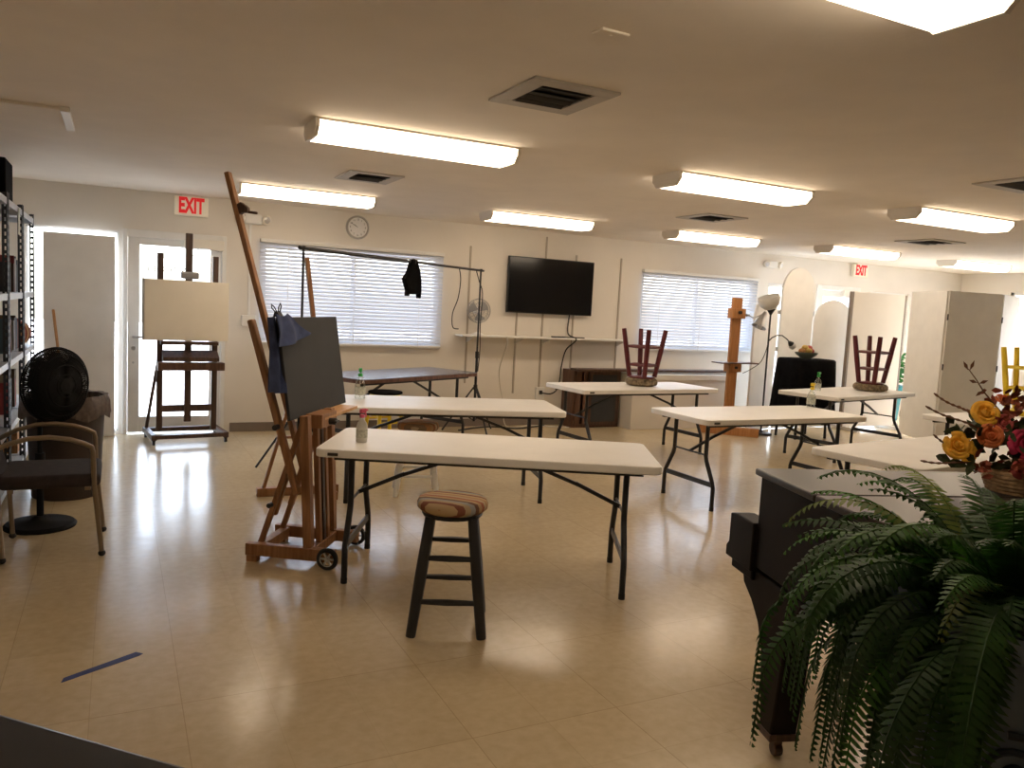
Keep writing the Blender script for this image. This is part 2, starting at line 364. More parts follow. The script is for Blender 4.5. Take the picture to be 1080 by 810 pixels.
def door(name, x0, x1, h, closer_flip=1, letters=False, fw=.075):
    e = sempty(name, ((x0+x1)/2, D, 0)); w = (x1-x0)/2
    f = MB(); f.b2((-w, -.02, 0), (-w+fw, .13, h)); f.b2((w-fw, -.02, 0), (w, .13, h)); f.b2((-w+fw, -.02, h-.075), (w-fw, .13, h))
    f.build('door_frame', 'white', e, .005)
    lw = w-fw-.002; lh = h-fw-.004
    g0, g1, gz0, gz1 = -lw+.11, lw-.11, .18, lh-.10
    l = MB(); l.b2((-lw, .02, .012), (g0, .065, lh)); l.b2((g1, .02, .012), (lw, .065, lh)); l.b2((g0, .02, .012), (g1, .065, gz0)); l.b2((g0, .02, gz1), (g1, .065, lh))
    lf = l.build('door_leaf', 'white', e, .004)
    MB().b2((g0, .04, gz0), (g1, .046, gz1)).build('door_glass', 'glass', lf)
    hd = MB(); hd.cyl((-lw+.055, .02, 1.02), (-lw+.055, -.04, 1.02), .014); hd.bar((-lw+.055, -.045, 1.02), (-lw+.20, -.045, 1.02), .018, .022); hd.cyl((-lw+.055, .02, .90), (-lw+.055, .005, .90), .022); hd.cyl((-lw+.055, .02, .75), (-lw+.055, .012, .75), .012)
    hd.build('door_handle', 'chrome', lf, .003)
    c = MB(); c.b2((.08, -.055, h-.16), (lw+.02, .02, h-.055)); cb = c.build('door_closer', 'housing', e, .006)
    MB().bar((.1, -.07, h-.165), (.26, -.10, h-.15), .02, .008).bar((.26, -.10, h-.15), (.42, -.03, h-.165), .02, .008).build('closer_arm', 'chrome', cb)
    if letters:
        text_mesh('door_lettering', 'C.D.C  YSS', .085, 'letter', lf, (.0, .036, gz1-.10), (PI/2, 0, 0), .001)
        text_mesh('door_lettering', 'DEOHT WI', .085, 'letter', lf, (-.06, .036, gz1-.24), (PI/2, 0, 0), .001)
    return e
door('door_1', DOOR1[0], DOOR1[1], DOOR1[3], letters=True, fw=.045)
door('door_2', DOOR2[0], DOOR2[1], DOOR2[3])

def blind(x0, x1, z0, z1, label):
    t = thing('window_blind', label, 'blind', ((x0+x1)/2, D, z0), group='white venetian blinds'); w = (x1-x0)/2; h = z1-z0
    s = MB(); n = int(h/.042); R = Matrix.Rotation(math.radians(57), 3, 'X')
    for i in range(n):
        s.box((0, -.05, .03+(h-.08)*i/(n-1)), (2*w, .042, .0022), R)
    s.build('slats', 'blind', t)
    MB().b2((-w, -.085, h-.04), (w, -.02, h)).build('headrail', 'white', t, .003)
    MB().b2((-w, -.075, 0), (w, -.025, .022)).build('bottom_rail', 'white', t, .003)
    for k in (-.72, -.02, .72):
        MB().cyl((k*w, -.079, .01), (k*w, -.079, h-.03), .003, n=6).build('ladder_cord', 'white', t)
blind(1.39, 3.53, .985, 2.13, 'white venetian blind over the window beside the wall clock')
blind(6.47, 8.56, 1.03, 2.14, 'white venetian blind behind the orange wooden easel')

# ------------------------------------------------------------------ ceiling
def ceiling_light(x, y, label, L=1.27, w=.30):
    t = thing('ceiling_light', label, 'ceiling light', (x, y, ZC), group='fluorescent ceiling lights')
    hh = .09; wb = w/2; wt = w/2-.045
    poly = [(-wb, -.012), (-wb, -.045), (-wt, -hh), (wt, -hh), (wb, -.045), (wb, -.012)]
    R = Matrix(((0, 0, 1), (1, 0, 0), (0, 1, 0)))
    MB().prism(poly, -L/2+.02, L/2-.02, R).build('diffuser', 'lamp', t)
    poly2 = [(-wb-.006, 0), (-wb-.006, -.047), (-wt-.004, -hh-.004), (wt+.004, -hh-.004), (wb+.006, -.047), (wb+.006, 0)]
    MB().prism(poly2, -L/2, -L/2+.022, R).build('end_cap', 'housing', t); MB().prism(poly2, L/2-.022, L/2, R).build('end_cap', 'housing', t)
    MB().b2((-L/2+.022, -wb-.01, -.012), (L/2-.022, wb+.01, 0)).build('pan', 'housing', t)
for x, y, l in [(1.61, 4.66, 'fluorescent ceiling light in front of the two left ceiling vents, large and lit'),
                (1.61, 7.72, 'lit fluorescent ceiling light above the wall clock and left blind'),
                (4.07, 4.60, 'lit fluorescent ceiling light hanging over the middle of the white tables'),
                (4.10, 7.72, 'lit fluorescent ceiling light above the wall television'),
                (6.44, 7.62, 'lit fluorescent ceiling light above the orange easel and right blind'),
                (6.48, 4.55, 'lit fluorescent ceiling light nearest the right edge, between two vents'),
                (8.70, 7.40, 'lit fluorescent ceiling light just left above the far EXIT sign'),
                (11.2, 7.45, 'farthest fluorescent ceiling light above the folding screen'),
                (1.61, 1.58, 'fluorescent ceiling light cut off by the top edge, nearest of all')]:
    ceiling_light(x, y, l)
t = thing('unlit_light_panel', 'flat unlit ceiling panel above the metal shelves at left', 'ceiling panel', (-.67, 5.53, ZC))
MB().b2((-.42, -.28, -.018), (.38, .28, 0)).build('panel_body', 'ceiling', t, .004)
MB().b2((.38, -.31, -.03), (.43, .31, 0)).build('end_cap', 'housing', t, .006)
def vent(x, y, w, d, label):
    t = thing('ceiling_vent', label, 'vent', (x, y, ZC), group='square ceiling vents')
    f = MB(); a = w/2; b = d/2; k = .085
    for p, q in (((-a, -b, -.012), (a, -b+k, 0)), ((-a, b-k, -.012), (a, b, 0)), ((-a, -b+k, -.012), (-a+k, b-k, 0)), ((a-k, -b+k, -.012), (a, b-k, 0))): f.b2(p, q)
    f.build('vent_frame', 'ventw', t, .003)
    MB().b2((-a+k, -b+k, -.004), (a-k, b-k, 0)).build('vent_duct', 'ventd', t)
    s = MB()
    for i in range(4):
        y0 = -b+k+.03+(d-2*k-.06)*i/3
        s.box((0, y0, -.010), (w-2*k-.02, .03, .003), Matrix.Rotation(math.radians(20 if i < 2 else -20), 3, 'X'))
    s.build('louvres', 'ventd', t)
vent(1.81, 3.33, .44, .48, 'square ceiling vent nearest the camera, between the near lights')
vent(1.82, 6.38, .44, .50, 'square ceiling vent above the left blind near the clock')
vent(5.28, 6.28, .50, .50, 'square ceiling vent in front of the light over the right blind')
vent(5.40, 3.28, .55, .42, 'square ceiling vent cut off by the right edge')
vent(8.30, 6.08, .55, .50, 'square ceiling vent in front of the far EXIT sign light')
t = thing('smoke_detector', 'small white detector plate alone on the near ceiling', 'smoke detector', (1.565, 2.475, ZC), .05)
MB().box((0, 0, -.005), (.12, .07, .010)).build('detector_body', 'ceiling', t, .004); MB().cyl((0, 0, -.010), (0, 0, -.012), .006).build('sensor', 'housing', t)

def exit_sign(x, y, label):
    t = thing('exit_sign', label, 'exit sign', (x, y, 2.30), group='red EXIT signs')
    MB().b2((-.165, -.02, 0), (.165, .03, .195)).build('sign_box', 'exitface', t, .006)
    text_mesh('letters', 'EXIT', .215, 'redl', t, (0, -.023, .098), (PI/2, 0, 0), .002, .56, off=.009)
    MB().b2((-.09, -.015, .195), (.09, .025, ZC-2.30)).build('mounting_canopy', 'housing', t, .003)
exit_sign(.69, D-.04, 'lit red EXIT sign above the left glass door')
exit_sign(10.72, D-.04, 'far lit red EXIT sign above the right doorway')
def emergency(x, z, label):
    t = thing('emergency_light', label, 'emergency light', (x, D, z), group='emergency lights')
    MB().b2((-.09, -.07, -.055), (.09, 0, .05)).build('body', 'white', t, .012)
    for s in (-1, 1):
        R = Matrix.Rotation(math.radians(100), 3, 'X') @ Matrix.Rotation(math.radians(20*s), 3, 'Y')
        h = MB().lathe([(.018, -.05), (.05, 0), (.052, .035), (.046, .04)], (s*.13, -.05, 0), 16, R).build('lamp_head', 'housing', t, smooth=True)
        MB().lathe([(.042, .036), (.03, .043), (.01, .046)], (s*.13, -.05, 0), 16, R).build('lens', 'chrome', h, smooth=True)
emergency(1.31, 2.33, 'white two-headed emergency light half behind the tall easel mast')
emergency(8.83, 2.37, 'white two-headed emergency light above the arched screen')

# ------------------------------------------------------------------ things on the back wall
t = thing('wall_clock', 'round white wall clock above the left blind', 'clock', (2.47, D, 2.345))
R = Matrix.Rotation(PI/2, 3, 'X')
MB().lathe([(.135, 0), (.135, .03), (.12, .04), (.112, .03)], (0, 0, 0), 40, R, cap=False).build('rim', 'clockrim', t, smooth=True)
MB().lathe([(.118, .002), (.118, .02)], (0, 0, 0), 40, R).build('dial', 'clockface', t)
for i in range(1, 13):
    a = PI/2-2*PI*i/12
    text_mesh('numeral', str(i), .028, 'black', t, (.088*math.cos(a), -.021, .088*math.sin(a)), (PI/2, 0, 0), .0005)
MB().bar((0, -.024, 0), (-.045, -.024, .032), .010, .002, (0, 1, 0)).build('hour_hand', 'black', t)
MB().bar((0, -.026, 0), (-.078, -.026, .044), .007, .002, (0, 1, 0)).build('minute_hand', 'black', t)

t = thing('television', 'large black flat television on the back wall', 'television', (5.03, D, 1.46))
MB().b2((-.63, -.075, 0), (.63, -.035, .71)).build('casing', 'tvb', t, .006)
MB().b2((-.618, -.078, .014), (.618, -.074, .698)).build('screen', 'screen', t)
MB().b2((-.25, -.035, .18), (.25, -.003, .55)).build('wall_bracket', 'black', t)

t = thing('wall_shelf', 'long white wall shelf under the television on grey metal standards', 'shelf', (4.96, D, 1.165))
MB().b2((-1.22, -.25, -.022), (1.22, -.012, 0)).build('plank', 'white', t, .003)
for x, z0, z1 in ((3.90, .55, 2.25), (4.58, .42, 1.46), (4.96, .50, 2.45), (5.42, .45, 2.25), (6.13, .75, 2.26)):
    MB().b2((x-4.96-.011, -.012, z0-1.165), (x-4.96+.011, 0, z1-1.165)).build('standard', 'std', t)
    if abs(x-4.96) < 1.2: MB().prism([(-.23, -.03), (-.23, -.022), (-.012, -.022), (-.012, -.10), (-.02, -.10)], -.003, .003, Matrix(((0, 0, 1), (1, 0, 0), (0, 1, 0))), (x-4.96, 0, 0)).build('bracket', 'white', t)
t = thing('desk_fan', 'small white desk fan on the wall shelf left of the television', 'fan', (3.99, D-.13, 1.165))
MB().lathe([(.075, 0), (.075, .012), (.03, .03), (.014, .04)], (0, 0, 0)).build('base', 'white', t, smooth=True)
MB().cyl((0, 0, .03), (0, 0, .24), .012).build('stem', 'white', t)
R = Matrix.Rotation(PI/2, 3, 'X')
g = MB()
for rr, dz in ((.15, .0), (.145, .03), (.145, -.03), (.10, .045), (.05, .05)):
    g.tube([Vector((rr*math.cos(2*PI*j/28), -dz, .295+rr*math.sin(2*PI*j/28))) for j in range(28)], .003, 5, True)
for j in range(20):
    a = 2*PI*j/20
    g.tube([(.15*math.cos(a), 0, .295+.15*math.sin(a)), (.10*math.cos(a), -.045, .295+.10*math.sin(a)), (.02*math.cos(a), -.052, .295+.02*math.sin(a))], .0018, 4)
g.build('grille', 'grey', t)
bl = MB()
for k in range(3):
    a0 = 2*PI*k/3; pts = [(.02*math.cos(a0), .02*math.sin(a0))]+[(.13*math.cos(a0+x), .13*math.sin(a0+x)) for x in (.1, .5, .9, 1.3)]
    bl.prism(pts, -.003, .003, R, (0, 0, .295))
bl.build('blades', 'grey', t); MB().cyl((0, .0, .295), (0, .08, .295), .045).build('motor', 'white', t, .006)
tag(MB().b2((5.02, D-.19, 1.165), (5.22, D-.15, 1.182)).b2((5.24, D-.2, 1.165), (5.50, D-.12, 1.178)).build('remote_control', 'black', bevel=.004), 'black remote controls lying on the wall shelf below the television', 'remote control')
t = thing('switch_box', 'white surface conduit and switch box left of the left blind', 'switch box', (1.29, D, 1.23))
MB().b2((-.075, -.045, -.06), (.075, 0, .06)).build('box', 'white', t, .004); MB().b2((-.012, -.02, .06), (.012, 0, 1.05)).build('conduit', 'white', t)
t = thing('outlet_box', 'white outlet box low on the back wall under the shelf', 'outlet', (4.97, D, .42))
MB().b2((-.06, -.04, -.08), (.06, 0, .08)).build('box', 'white', t, .004); MB().b2((-.02, -.055, -.01), (.02, -.04, .04)).build('plug', 'black', t)
def cord(name, pts, r, m, label, cat='cord', sub=6):
    P = [Vector(p) for p in pts]; out = []
    for i in range(len(P)-1):
        p0 = P[max(i-1, 0)]; p1 = P[i]; p2 = P[i+1]; p3 = P[min(i+2, len(P)-1)]
        for k in range(sub):
            u = k/sub
            out.append(.5*((2*p1)+(p2-p0)*u+(2*p0-5*p1+4*p2-p3)*u*u+(3*p1-p0-3*p2+p3)*u**3))
    out.append(P[-1])
    return tag(MB().tube(out, r, 6).build(name, m, smooth=True), label, cat)
cord('power_cord', [(5.34, D-.04, 1.46), (5.34, D-.03, 1.22), (5.33, D-.27, 1.15), (5.32, D-.04, 1.0), (5.27, D-.03, .78), (5.25, D-.04, .60), (5.20, D-.06, .47), (5.10, D-.08, .42), (4.985, D-.055, .43)], .009, 'cord', 'black television power cord dropping from the screen past the wall shelf')
cord('extension_lead', [(4.33, D-.26, 1.155), (4.33, D-.265, 1.05), (4.35, D-.05, .7), (4.42, D-.06, .3), (4.45, D-.1, .02), (4.6, D-.2, .012), (4.8, D-.12, .012), (5.05, D-.25, .012), (5.25, D-.35, .012)], .007, 'cordw', 'white cord hanging from the wall shelf down to the floor')
cord('floor_cable', [(3.7, 8.72, .012), (4.0, 8.88, .012), (4.25, 8.92, .012), (4.5, 8.75, .012), (4.8, 8.85, .012), (5.0, 8.95, .012)], .009, 'cord', 'black cable trailing along the floor at the wall')

# ------------------------------------------------------------------ folding tables
def folding_table(x, y, rz, label, L=1.83, W=.75, H=.74, topm='plastic', edgem=None, group='white folding tables'):
    t = thing('folding_table', label, 'table', (x, y, 0), rz, group)  # origin: front left corner of the top
    r = .05; pl = []
    for cx, cy, a in ((L-r, r, -90), (L-r, W-r, 0), (r, W-r, 90), (r, r, 180)):
        for k in range(5):
            b = math.radians(a+22.5*k); pl.append((cx+r*math.cos(b), cy+r*math.sin(b)))
    top = MB().prism(pl, H-.045, H).build('tabletop', topm, t, .008, seg=3)
    if edgem:
        q = [(L/2+(p[0]-L/2)*1.004, W/2+(p[1]-W/2)*1.008) for p in pl]
        MB().prism(q, H-.042, H-.006).build('edge_band', edgem, t)
    else:
        MB().box((.10, -.002, H-.026), (.055, .006, .016)).build('badge', 'plate', t, .002)
    for yy in (.09, W-.09): MB().b2((.09, yy-.015, H-.07), (L-.09, yy+.015, H-.045)).build('frame_rail', 'black', t)
    for s in (0, 1):
        X = .165 if s == 0 else L-.165; sg = 1 if s == 0 else -1
        for k in (-1, 1):
            yt = W/2+k*.20; yb = W/2+k*.31
            MB().tube([(X, yt, H-.05), (X, yt, .42), (X, yt+k*.012, .38), (X, yb-k*.012, .22), (X, yb, .18), (X, yb, .015)], .017, 10).build('leg', 'black', t, smooth=True)
            MB().cyl((X, yb, 0), (X, yb, .03), .018).build('foot_cap', 'rubber', t)
        MB().bar((X, W/2-.31, .205), (X, W/2+.31, .205), .012, .04, (1, 0, 0)).build('cross_bar', 'black', t)
        MB().cyl((X, W/2-.20, .43), (X, W/2+.20, .43), .008, n=8).build('cross_rod', 'black', t)
        MB().bar((X, W/2, .43), (X+sg*.26, W/2, .55), .014, .022, (0, 1, 0)).bar((X+sg*.24, W/2, .54), (X+sg*.64, W/2, H-.05), .02, .02, (0, 1, 0)).build('brace', 'black', t)
    return t
folding_table(.924, 4.102, -.4826, 'white folding table nearest the camera, behind the black stool')
folding_table(1.36, 5.70, math.radians(-15), 'white folding table second from the camera, behind the nearest one', W=.78)
folding_table(4.17, 6.68, math.radians(3), 'white folding table below the television with a red stool upside down')
folding_table(4.06, 4.70, math.radians(0), 'white folding table in the middle right with the yellow-trigger bottle', L=1.80)
folding_table(6.95, 5.99, math.radians(12), 'white folding table with green-trigger bottle and upturned red stool')
folding_table(4.05, 2.86, math.radians(7), 'white folding table directly behind the black piano')
folding_table(6.72, 4.06, math.radians(4), 'white folding table with the upturned yellow stool')
folding_table(2.08, 7.28, math.radians(29), 'folding table with blue-grey top and brown edge by the back wall', topm='tbl_blue', edgem='tbl_edge', H=.77, group='other tables')

# ------------------------------------------------------------------ stools
def stool(x, y, z, rz, label, legm, seatm, flip=False, H=.61, seat_r=.168, group=None, cush=.075, lr=.018, even=False):
    t = thing('stool', label, 'stool', (x, y, z), group=group, rot=((PI, 0, rz) if flip else (0, 0, rz)))
    if flip: t.location.z = z+H
    MB().lathe([(.02, H-cush), (seat_r*.88, H-cush), (seat_r*.99, H-cush*.75), (seat_r, H-cush*.45), (seat_r*.95, H-cush*.17), (seat_r*.78, H-.004), (.02, H)], (0, 0, 0), 36).build('seat_cushion', seatm, t, smooth=True, angle=80)
    MB().lathe([(.14, H-cush-.022), (.145, H-cush-.012), (.14, H-cush+.004)], (0, 0, 0), 28).build('seat_board', legm, t)
    top = .098; bot = .163; zt = H-cush-.015
    pos = lambda sx, sy, z: Vector((sx*(bot+(top-bot)*z/zt), sy*(bot+(top-bot)*z/zt), z))
    for sx in (-1, 1):
        for sy in (-1, 1):
            MB().tube([pos(sx, sy, 0), pos(sx, sy, .03), pos(sx, sy, zt*.5), pos(sx, sy, zt)], [lr*.95, lr, lr*1.12, lr], 12).build('leg', legm, t, smooth=True)
    def rung(a, b, z): MB().tube([pos(*a, z), pos(*a, z).lerp(pos(*b, z), .5), pos(*b, z)], [lr*.5, lr*.66, lr*.5], 8).build('rung', legm, t, smooth=True)
    for z1, z2 in ((.16, .22), (.36, .42)):
        if even: z1 = z2 = (z1+z2)/2
        rung((-1, -1), (1, -1), z1); rung((-1, 1), (1, 1), z1+(0 if even else .02)); rung((-1, -1), (-1, 1), z2); rung((1, -1), (1, 1), z2)
    return t
stool(1.425, 3.39, 0, -.42, 'black wooden stool with a striped cushion in front of the nearest table', 'black', 'stripe', H=.628, cush=.066, lr=.024)
stool(2.16, 5.93, 0, -.30, 'white wooden stool with a striped cushion between the two left tables', 'white', 'stripe2', H=.585, lr=.021)
stool(2.33, 7.35, 0, .2, 'yellow stool with a dark seat standing behind the second table', 'yellow', 'blackmat', H=.66, cush=.03)
stool(5.18, 7.12, .74, .35, 'dark red stool upside down on the table below the television', 'red', 'rush', True, H=.62, seat_r=.175, cush=.085, lr=.025, even=True)
stool(8.22, 6.62, .74, .15, 'dark red stool upside down on the table by the white backdrop', 'red', 'rush', True, H=.66, seat_r=.20, cush=.085, lr=.027, even=True)
stool(7.88, 4.60, .74, .2, 'yellow stool upside down on a table at the right edge', 'yellow', 'yellow', True, H=.65, cush=.03, lr=.024, even=True)

# ------------------------------------------------------------------ spray bottles
def bottle(x, y, z, rz, label, trig, clear=True, s=1.):
    t = thing('spray_bottle', label, 'spray bottle', (x, y, z), rz, 'spray bottles'); t.scale = (s, s, s)
    MB().lathe([(.034, 0), (.037, .006), (.037, .10), (.030, .125), (.016, .145), (.013, .165)], (0, 0, 0), 24).build('bottle_body', 'clearp' if clear else 'milky', t, smooth=True)
    MB().lathe([(.0378, .03), (.0378, .085)], (0, 0, 0), 24, cap=False).build('label_band', 'paper', t, smooth=True)
    h = MB().cyl((0, 0, .16), (0, 0, .182), .0165).box((.005, 0, .205), (.05, .022, .028)).bar((.03, 0, .207), (.052, 0, .207), .014, .014); h.build('spray_head', trig, t, .004)
    MB().tube([(.022, 0, .195), (.034, 0, .18), (.040, 0, .16)], .005, 8).build('trigger', trig, t)
    MB().cyl((0, 0, .01), (0, 0, .16), .002, n=6).build('dip_tube', 'milky', t)
bottle(1.22, 4.25, .74, .6, 'milky white spray bottle with a pink trigger on the nearest table', 'ptrig', False, .85)
bottle(1.73, 6.12, .74, 1.2, 'clear spray bottle with a green trigger on the second table', 'gtrig', True, 1.12)
bottle(7.33, 6.62, .74, .3, 'clear spray bottle with a green trigger near the black draped stand', 'gtrig')
bottle(5.80, 5.30, .74, .3, 'clear spray bottle with a yellow trigger on the middle right table', 'ytrig', True, 1.05)
bottle(6.95, 4.30, .74, 2.3, 'spray bottle with a yellow trigger behind the flower arrangement', 'ytrig', True, .9)

# ------------------------------------------------------------------ large wheeled easel with charcoal board
th = math.atan2(.829, .559)
t = thing('wheeled_easel', 'large oiled wooden studio easel on wheels with a tall leaning mast', 'easel', (1.2, 4.514, 0), th)
for s in (-1, 1):
    MB().b2((s*.2-.025, -.03, .035), (s*.2+.025, .50, .105)).build('base_rail', 'oak', t, .004)
    MB().bar((s*.185, .135, .105), (s*.185, .175, .86), .055, .05, (1, 0, 0)).build('upright', 'oak', t, .003)
    MB().bar((s*.15, .44, .09), (s*.15, .20, .82), .03, .03, (1, 0, 0)).bar((s*.15-s*.03, .375, .26), (s*.15-s*.03, .29, .55), .03, .035, (1, 0, 0)).build('prop_strut', 'oak', t, .003)
    R = Matrix.Rotation(PI/2, 3, 'Y')
    w = MB().lathe([(.042, -.014), (.059, -.014), (.064, 0), (.059, .014), (.042, .014)], (s*.245, .0, .064), 28, R, cap=False).build('wheel', 'rubber', t, smooth=True)
    hb = MB().lathe([(.012, -.016), (.012, .016)], (s*.245, 0, .064), 16, R)
    for k in range(6):
        a = 2*PI*k/6; hb.bar((s*.245, .008*math.cos(a), .064+.008*math.sin(a)), (s*.245, .046*math.cos(a), .064+.046*math.sin(a)), .012, .010, (1, 0, 0))
    hb.tube([(s*.245, .046*math.cos(2*PI*j/24), .064+.046*math.sin(2*PI*j/24)) for j in range(24)], .0055, 6, True)
    hb.build('wheel_hub', 'chrome', w)
    MB().cyl((s*.215, 0, .064), (s*.245, 0, .064), .006).build('axle', 'chrome', t)
    MB().box((s*.2, .46, .0175), (.05, .06, .035)).build('foot_block', 'oak', t)
MB().b2((-.175, .40, .04), (.175, .45, .10)).build('cross_rail', 'oak', t, .004); MB().b2((-.175, .10, .04), (.175, .15, .10)).build('cross_rail', 'oak', t, .004)
for x in (-.06, 0, .06): MB().bar((x, .12, .10), (x, .16, .82), .038, .03, (1, 0, 0)).build('centre_slat', 'oak' if x else 'darkwood', t, .003)
MB().b2((-.12, .10, .78), (.12, .20, .86)).build('tray_block', 'oak', t, .004)
MB().b2((-.08, .10, .822), (.50, .225, .842)).build('canvas_tray', 'oaklight', t, .003)
MB().cyl((.0, .10, .81), (.0, .06, .81), .02).bar((-.03, .055, .81), (.03, .055, .81), .012, .012).build('clamp_knob', 'black', t)
MB().bar((.06, .79, 2.23), (.06, .235, .35), .045, .03, (1, 0, 0)).build('tall_mast', 'oak', t, .004)
MB().bar((-.24, .482, 1.385), (-.24, .19, .42), .05, .035, (1, 0, 0)).build('side_mast', 'oak', t, .008)
MB().prism([(.70, 2.06), (.655, 2.03), (.655, 2.0), (.69, 2.0), (.715, 1.98), (.735, 2.04)], .04, .08, Matrix(((0, 0, 1), (1, 0, 0), (0, 1, 0)))).cyl((.06, .66, 2.005), (.06, .60, 2.0), .008).build('top_clamp', 'darkwood', t, .004)
MB().cyl((-.27, .30, .80), (-.31, .30, .80), .016).cyl((-.175, .37, .33), (-.21, .37, .33), .014).build('wing_knob', 'black', t)
R = Matrix.Rotation(-math.atan(.15), 3, 'X')
b = tag(MB().box((0, 0, .285), (.90, .018, .57)).build('drawing_board', 'slate', bevel=.003), 'charcoal grey drawing board on the wheeled easel', 'board')
Mt = Matrix.Translation((1.2, 4.514, 0)) @ Matrix.Rotation(th, 4, 'Z')
bm_ = Mt @ Matrix.Translation((.15, .222, .8425)) @ Matrix.Rotation(-math.atan(.15), 4, 'X')
b.matrix_world = bm_
# blue cloth clipped to its near upper corner
t = thing('blue_cloth', 'navy blue cloth clipped to the corner of the charcoal board', 'cloth'); t.matrix_world = bm_
def sheet(mb, rows, th=.006):
    n = len(rows[0]); V = []
    for sgn in (0, 1):
        V.append([[mb.bm.verts.new(Vector(p)+Vector((0, th*sgn, 0))) for p in r] for r in rows])
    for g in V:
        for r0, r1 in zip(g, g[1:]):
            for i in range(n-1): mb.bm.faces.new((r0[i], r0[i+1], r1[i+1], r1[i]))
    a, b = V; k = len(rows)
    for i in range(n-1):
        for j in (0, k-1): mb.bm.faces.new((a[j][i], a[j][i+1], b[j][i+1], b[j][i]))
    for j in range(k-1):
        for i in (0, n-1): mb.bm.faces.new((a[j][i], a[j+1][i], b[j+1][i], b[j][i]))
mb = MB(); rows = []
for j in range(15):
    v = j/14; row = []
    for i in range(13):
        u = i/12
        x = -.565+.125*u+.02*math.sin(v*4)+.06*(1-v)*(1-u)*.6
        row.append((x, .012+.018*math.sin(u*9+v*2)*(.4+v), .575-.40*v-.02*u*v))
    rows.append(row)
sheet(mb, rows); mb.build('hanging_fold', 'bluecloth', t, smooth=True)
mb = MB(); rows = []
for j in range(12):
    v = j/11; row = []
    for i in range(15):
        u = i/14
        x = -.50+(.16+.26*v**.7)*u-.03*v
        z = .590-(.13*v)*(1.0-.1*u)-.10*u*v*(1-v)-.06*u*(1-u)-.05*v*(1-u)
        row.append((x, -.022-.018*v-.012*math.sin(u*11+v*4)*(.3+v), z))
    rows.append(row)
sheet(mb, rows); mb.build('front_fold', 'bluecloth', t, smooth=True)
mb = MB(); mb.prism([(-.02, -.0), (.02, 0), (.006, .03), (-.006, .03)], -.025, .025, Matrix(((0, 0, 1), (1, 0, 0), (0, 1, 0))), (-.43, 0, .575)); cl = mb.build('binder_clip', 'black', t)
for s in (-1, 1): MB().tube([(-.44, s*.008, .60), (-.455+.0*s, s*.02, .625), (-.44+s*.01, s*.03, .645), (-.42, s*.02, .63), (-.42, s*.008, .60)], .0035, 6).build('clip_handle', 'black', cl)

# ------------------------------------------------------------------ second easel behind it
t = thing('folding_easel', 'slim wooden easel standing behind the wheeled easel', 'easel', (1.25, 6.1, 0))
MB().b2((-.30, -.03, 0), (.32, .03, .065)).build('base_rail', 'oak', t, .004)
MB().b2((.20, -.25, 0), (.26, -.031, .06)).b2((.20, .031, 0), (.26, .25, .06)).build('cross_foot', 'oak', t, .004)
MB().bar((.03, 0, 1.82), (.27, 0, .065), .05, .03, (0, 1, 0)).build('mast', 'oak', t, .003)
MB().bar((-.25, .0, .06), (.085, .0, 1.28), .035, .025, (0, 1, 0)).build('rear_strut', 'oak', t, .003)
MB().b2((.14, -.22, .72), (.20, .22, .75)).build('canvas_ledge', 'oak', t, .003)
MB().bar((-.16, 0, .45), (.20, 0, .45), .03, .02, (0, 1, 0)).build('brace', 'oak', t, .003)

# ------------------------------------------------------------------ dark easel with cream board by the door
t = thing('studio_easel', 'dark wooden studio easel in front of the left glass door', 'easel', (.63, 8.66, 0), math.radians(7))
for s in (-1, 1):
    MB().b2((s*.34-.025, -.28, .05), (s*.34+.025, .26, .105)).build('base_rail', 'darkwood', t, .003)
    MB().bar((s*.26, -.06, .105), (s*.26, -.06, 1.88), .055, .035, (1, 0, 0)).build('upright', 'darkwood', t, .003)
    MB().bar((s*.335, .22, .10), (s*.275, -.03, .78), .03, .022, (1, 0, 0)).build('diagonal_brace', 'darkwood', t, .003)
    for yy in (-.25, .22):
        MB().cyl((s*.34-.012, yy, .022), (s*.34+.012, yy, .022), .022).box((s*.34, yy, .045), (.03, .03, .02)).build('caster', 'black', t)
for yy in (-.28, .20): MB().b2((-.34, yy-.001, .06), (.34, yy+.05, .10)).build('cross_rail', 'darkwood', t, .003)
MB().b2((-.26, -.075, .30), (.26, -.035, .37)).build('stretcher', 'darkwood', t, .003)
MB().bar((0, -.085, .20), (0, -.085, 2.09), .065, .03, (1, 0, 0)).build('centre_mast', 'darkwood', t, .003)
MB().b2((-.30, -.22, .73), (.33, -.10, .81)).build('tray', 'brown', t, .004)
MB().prism([(-.20, .82), (-.20, .86), (-.10, .93), (-.10, .82)], -.25, .28, Matrix(((0, 0, 1), (1, 0, 0), (0, 1, 0)))).build('tool_box', 'darkwood', t, .004)
MB().b2((-.27, -.20, .985), (.27, -.10, 1.02)).build('canvas_ledge', 'darkwood', t, .003)
MB().b2((-.085, -.16, 1.64), (.085, -.10, 1.71)).build('top_clamp', 'grey', t, .015)
t2 = thing('cream_canvas', 'blank cream board on the dark easel by the door', 'canvas', (.62, 8.525, 1.025), math.radians(5))
MB().b2((-.385, -.012, 0), (.40, .0, .595)).build('board_face', 'canvas', t2, .003); MB().b2((-.405, -.02, -.002), (-.385, .015, .60)).build('edge_trim', 'chrome', t2, .006)

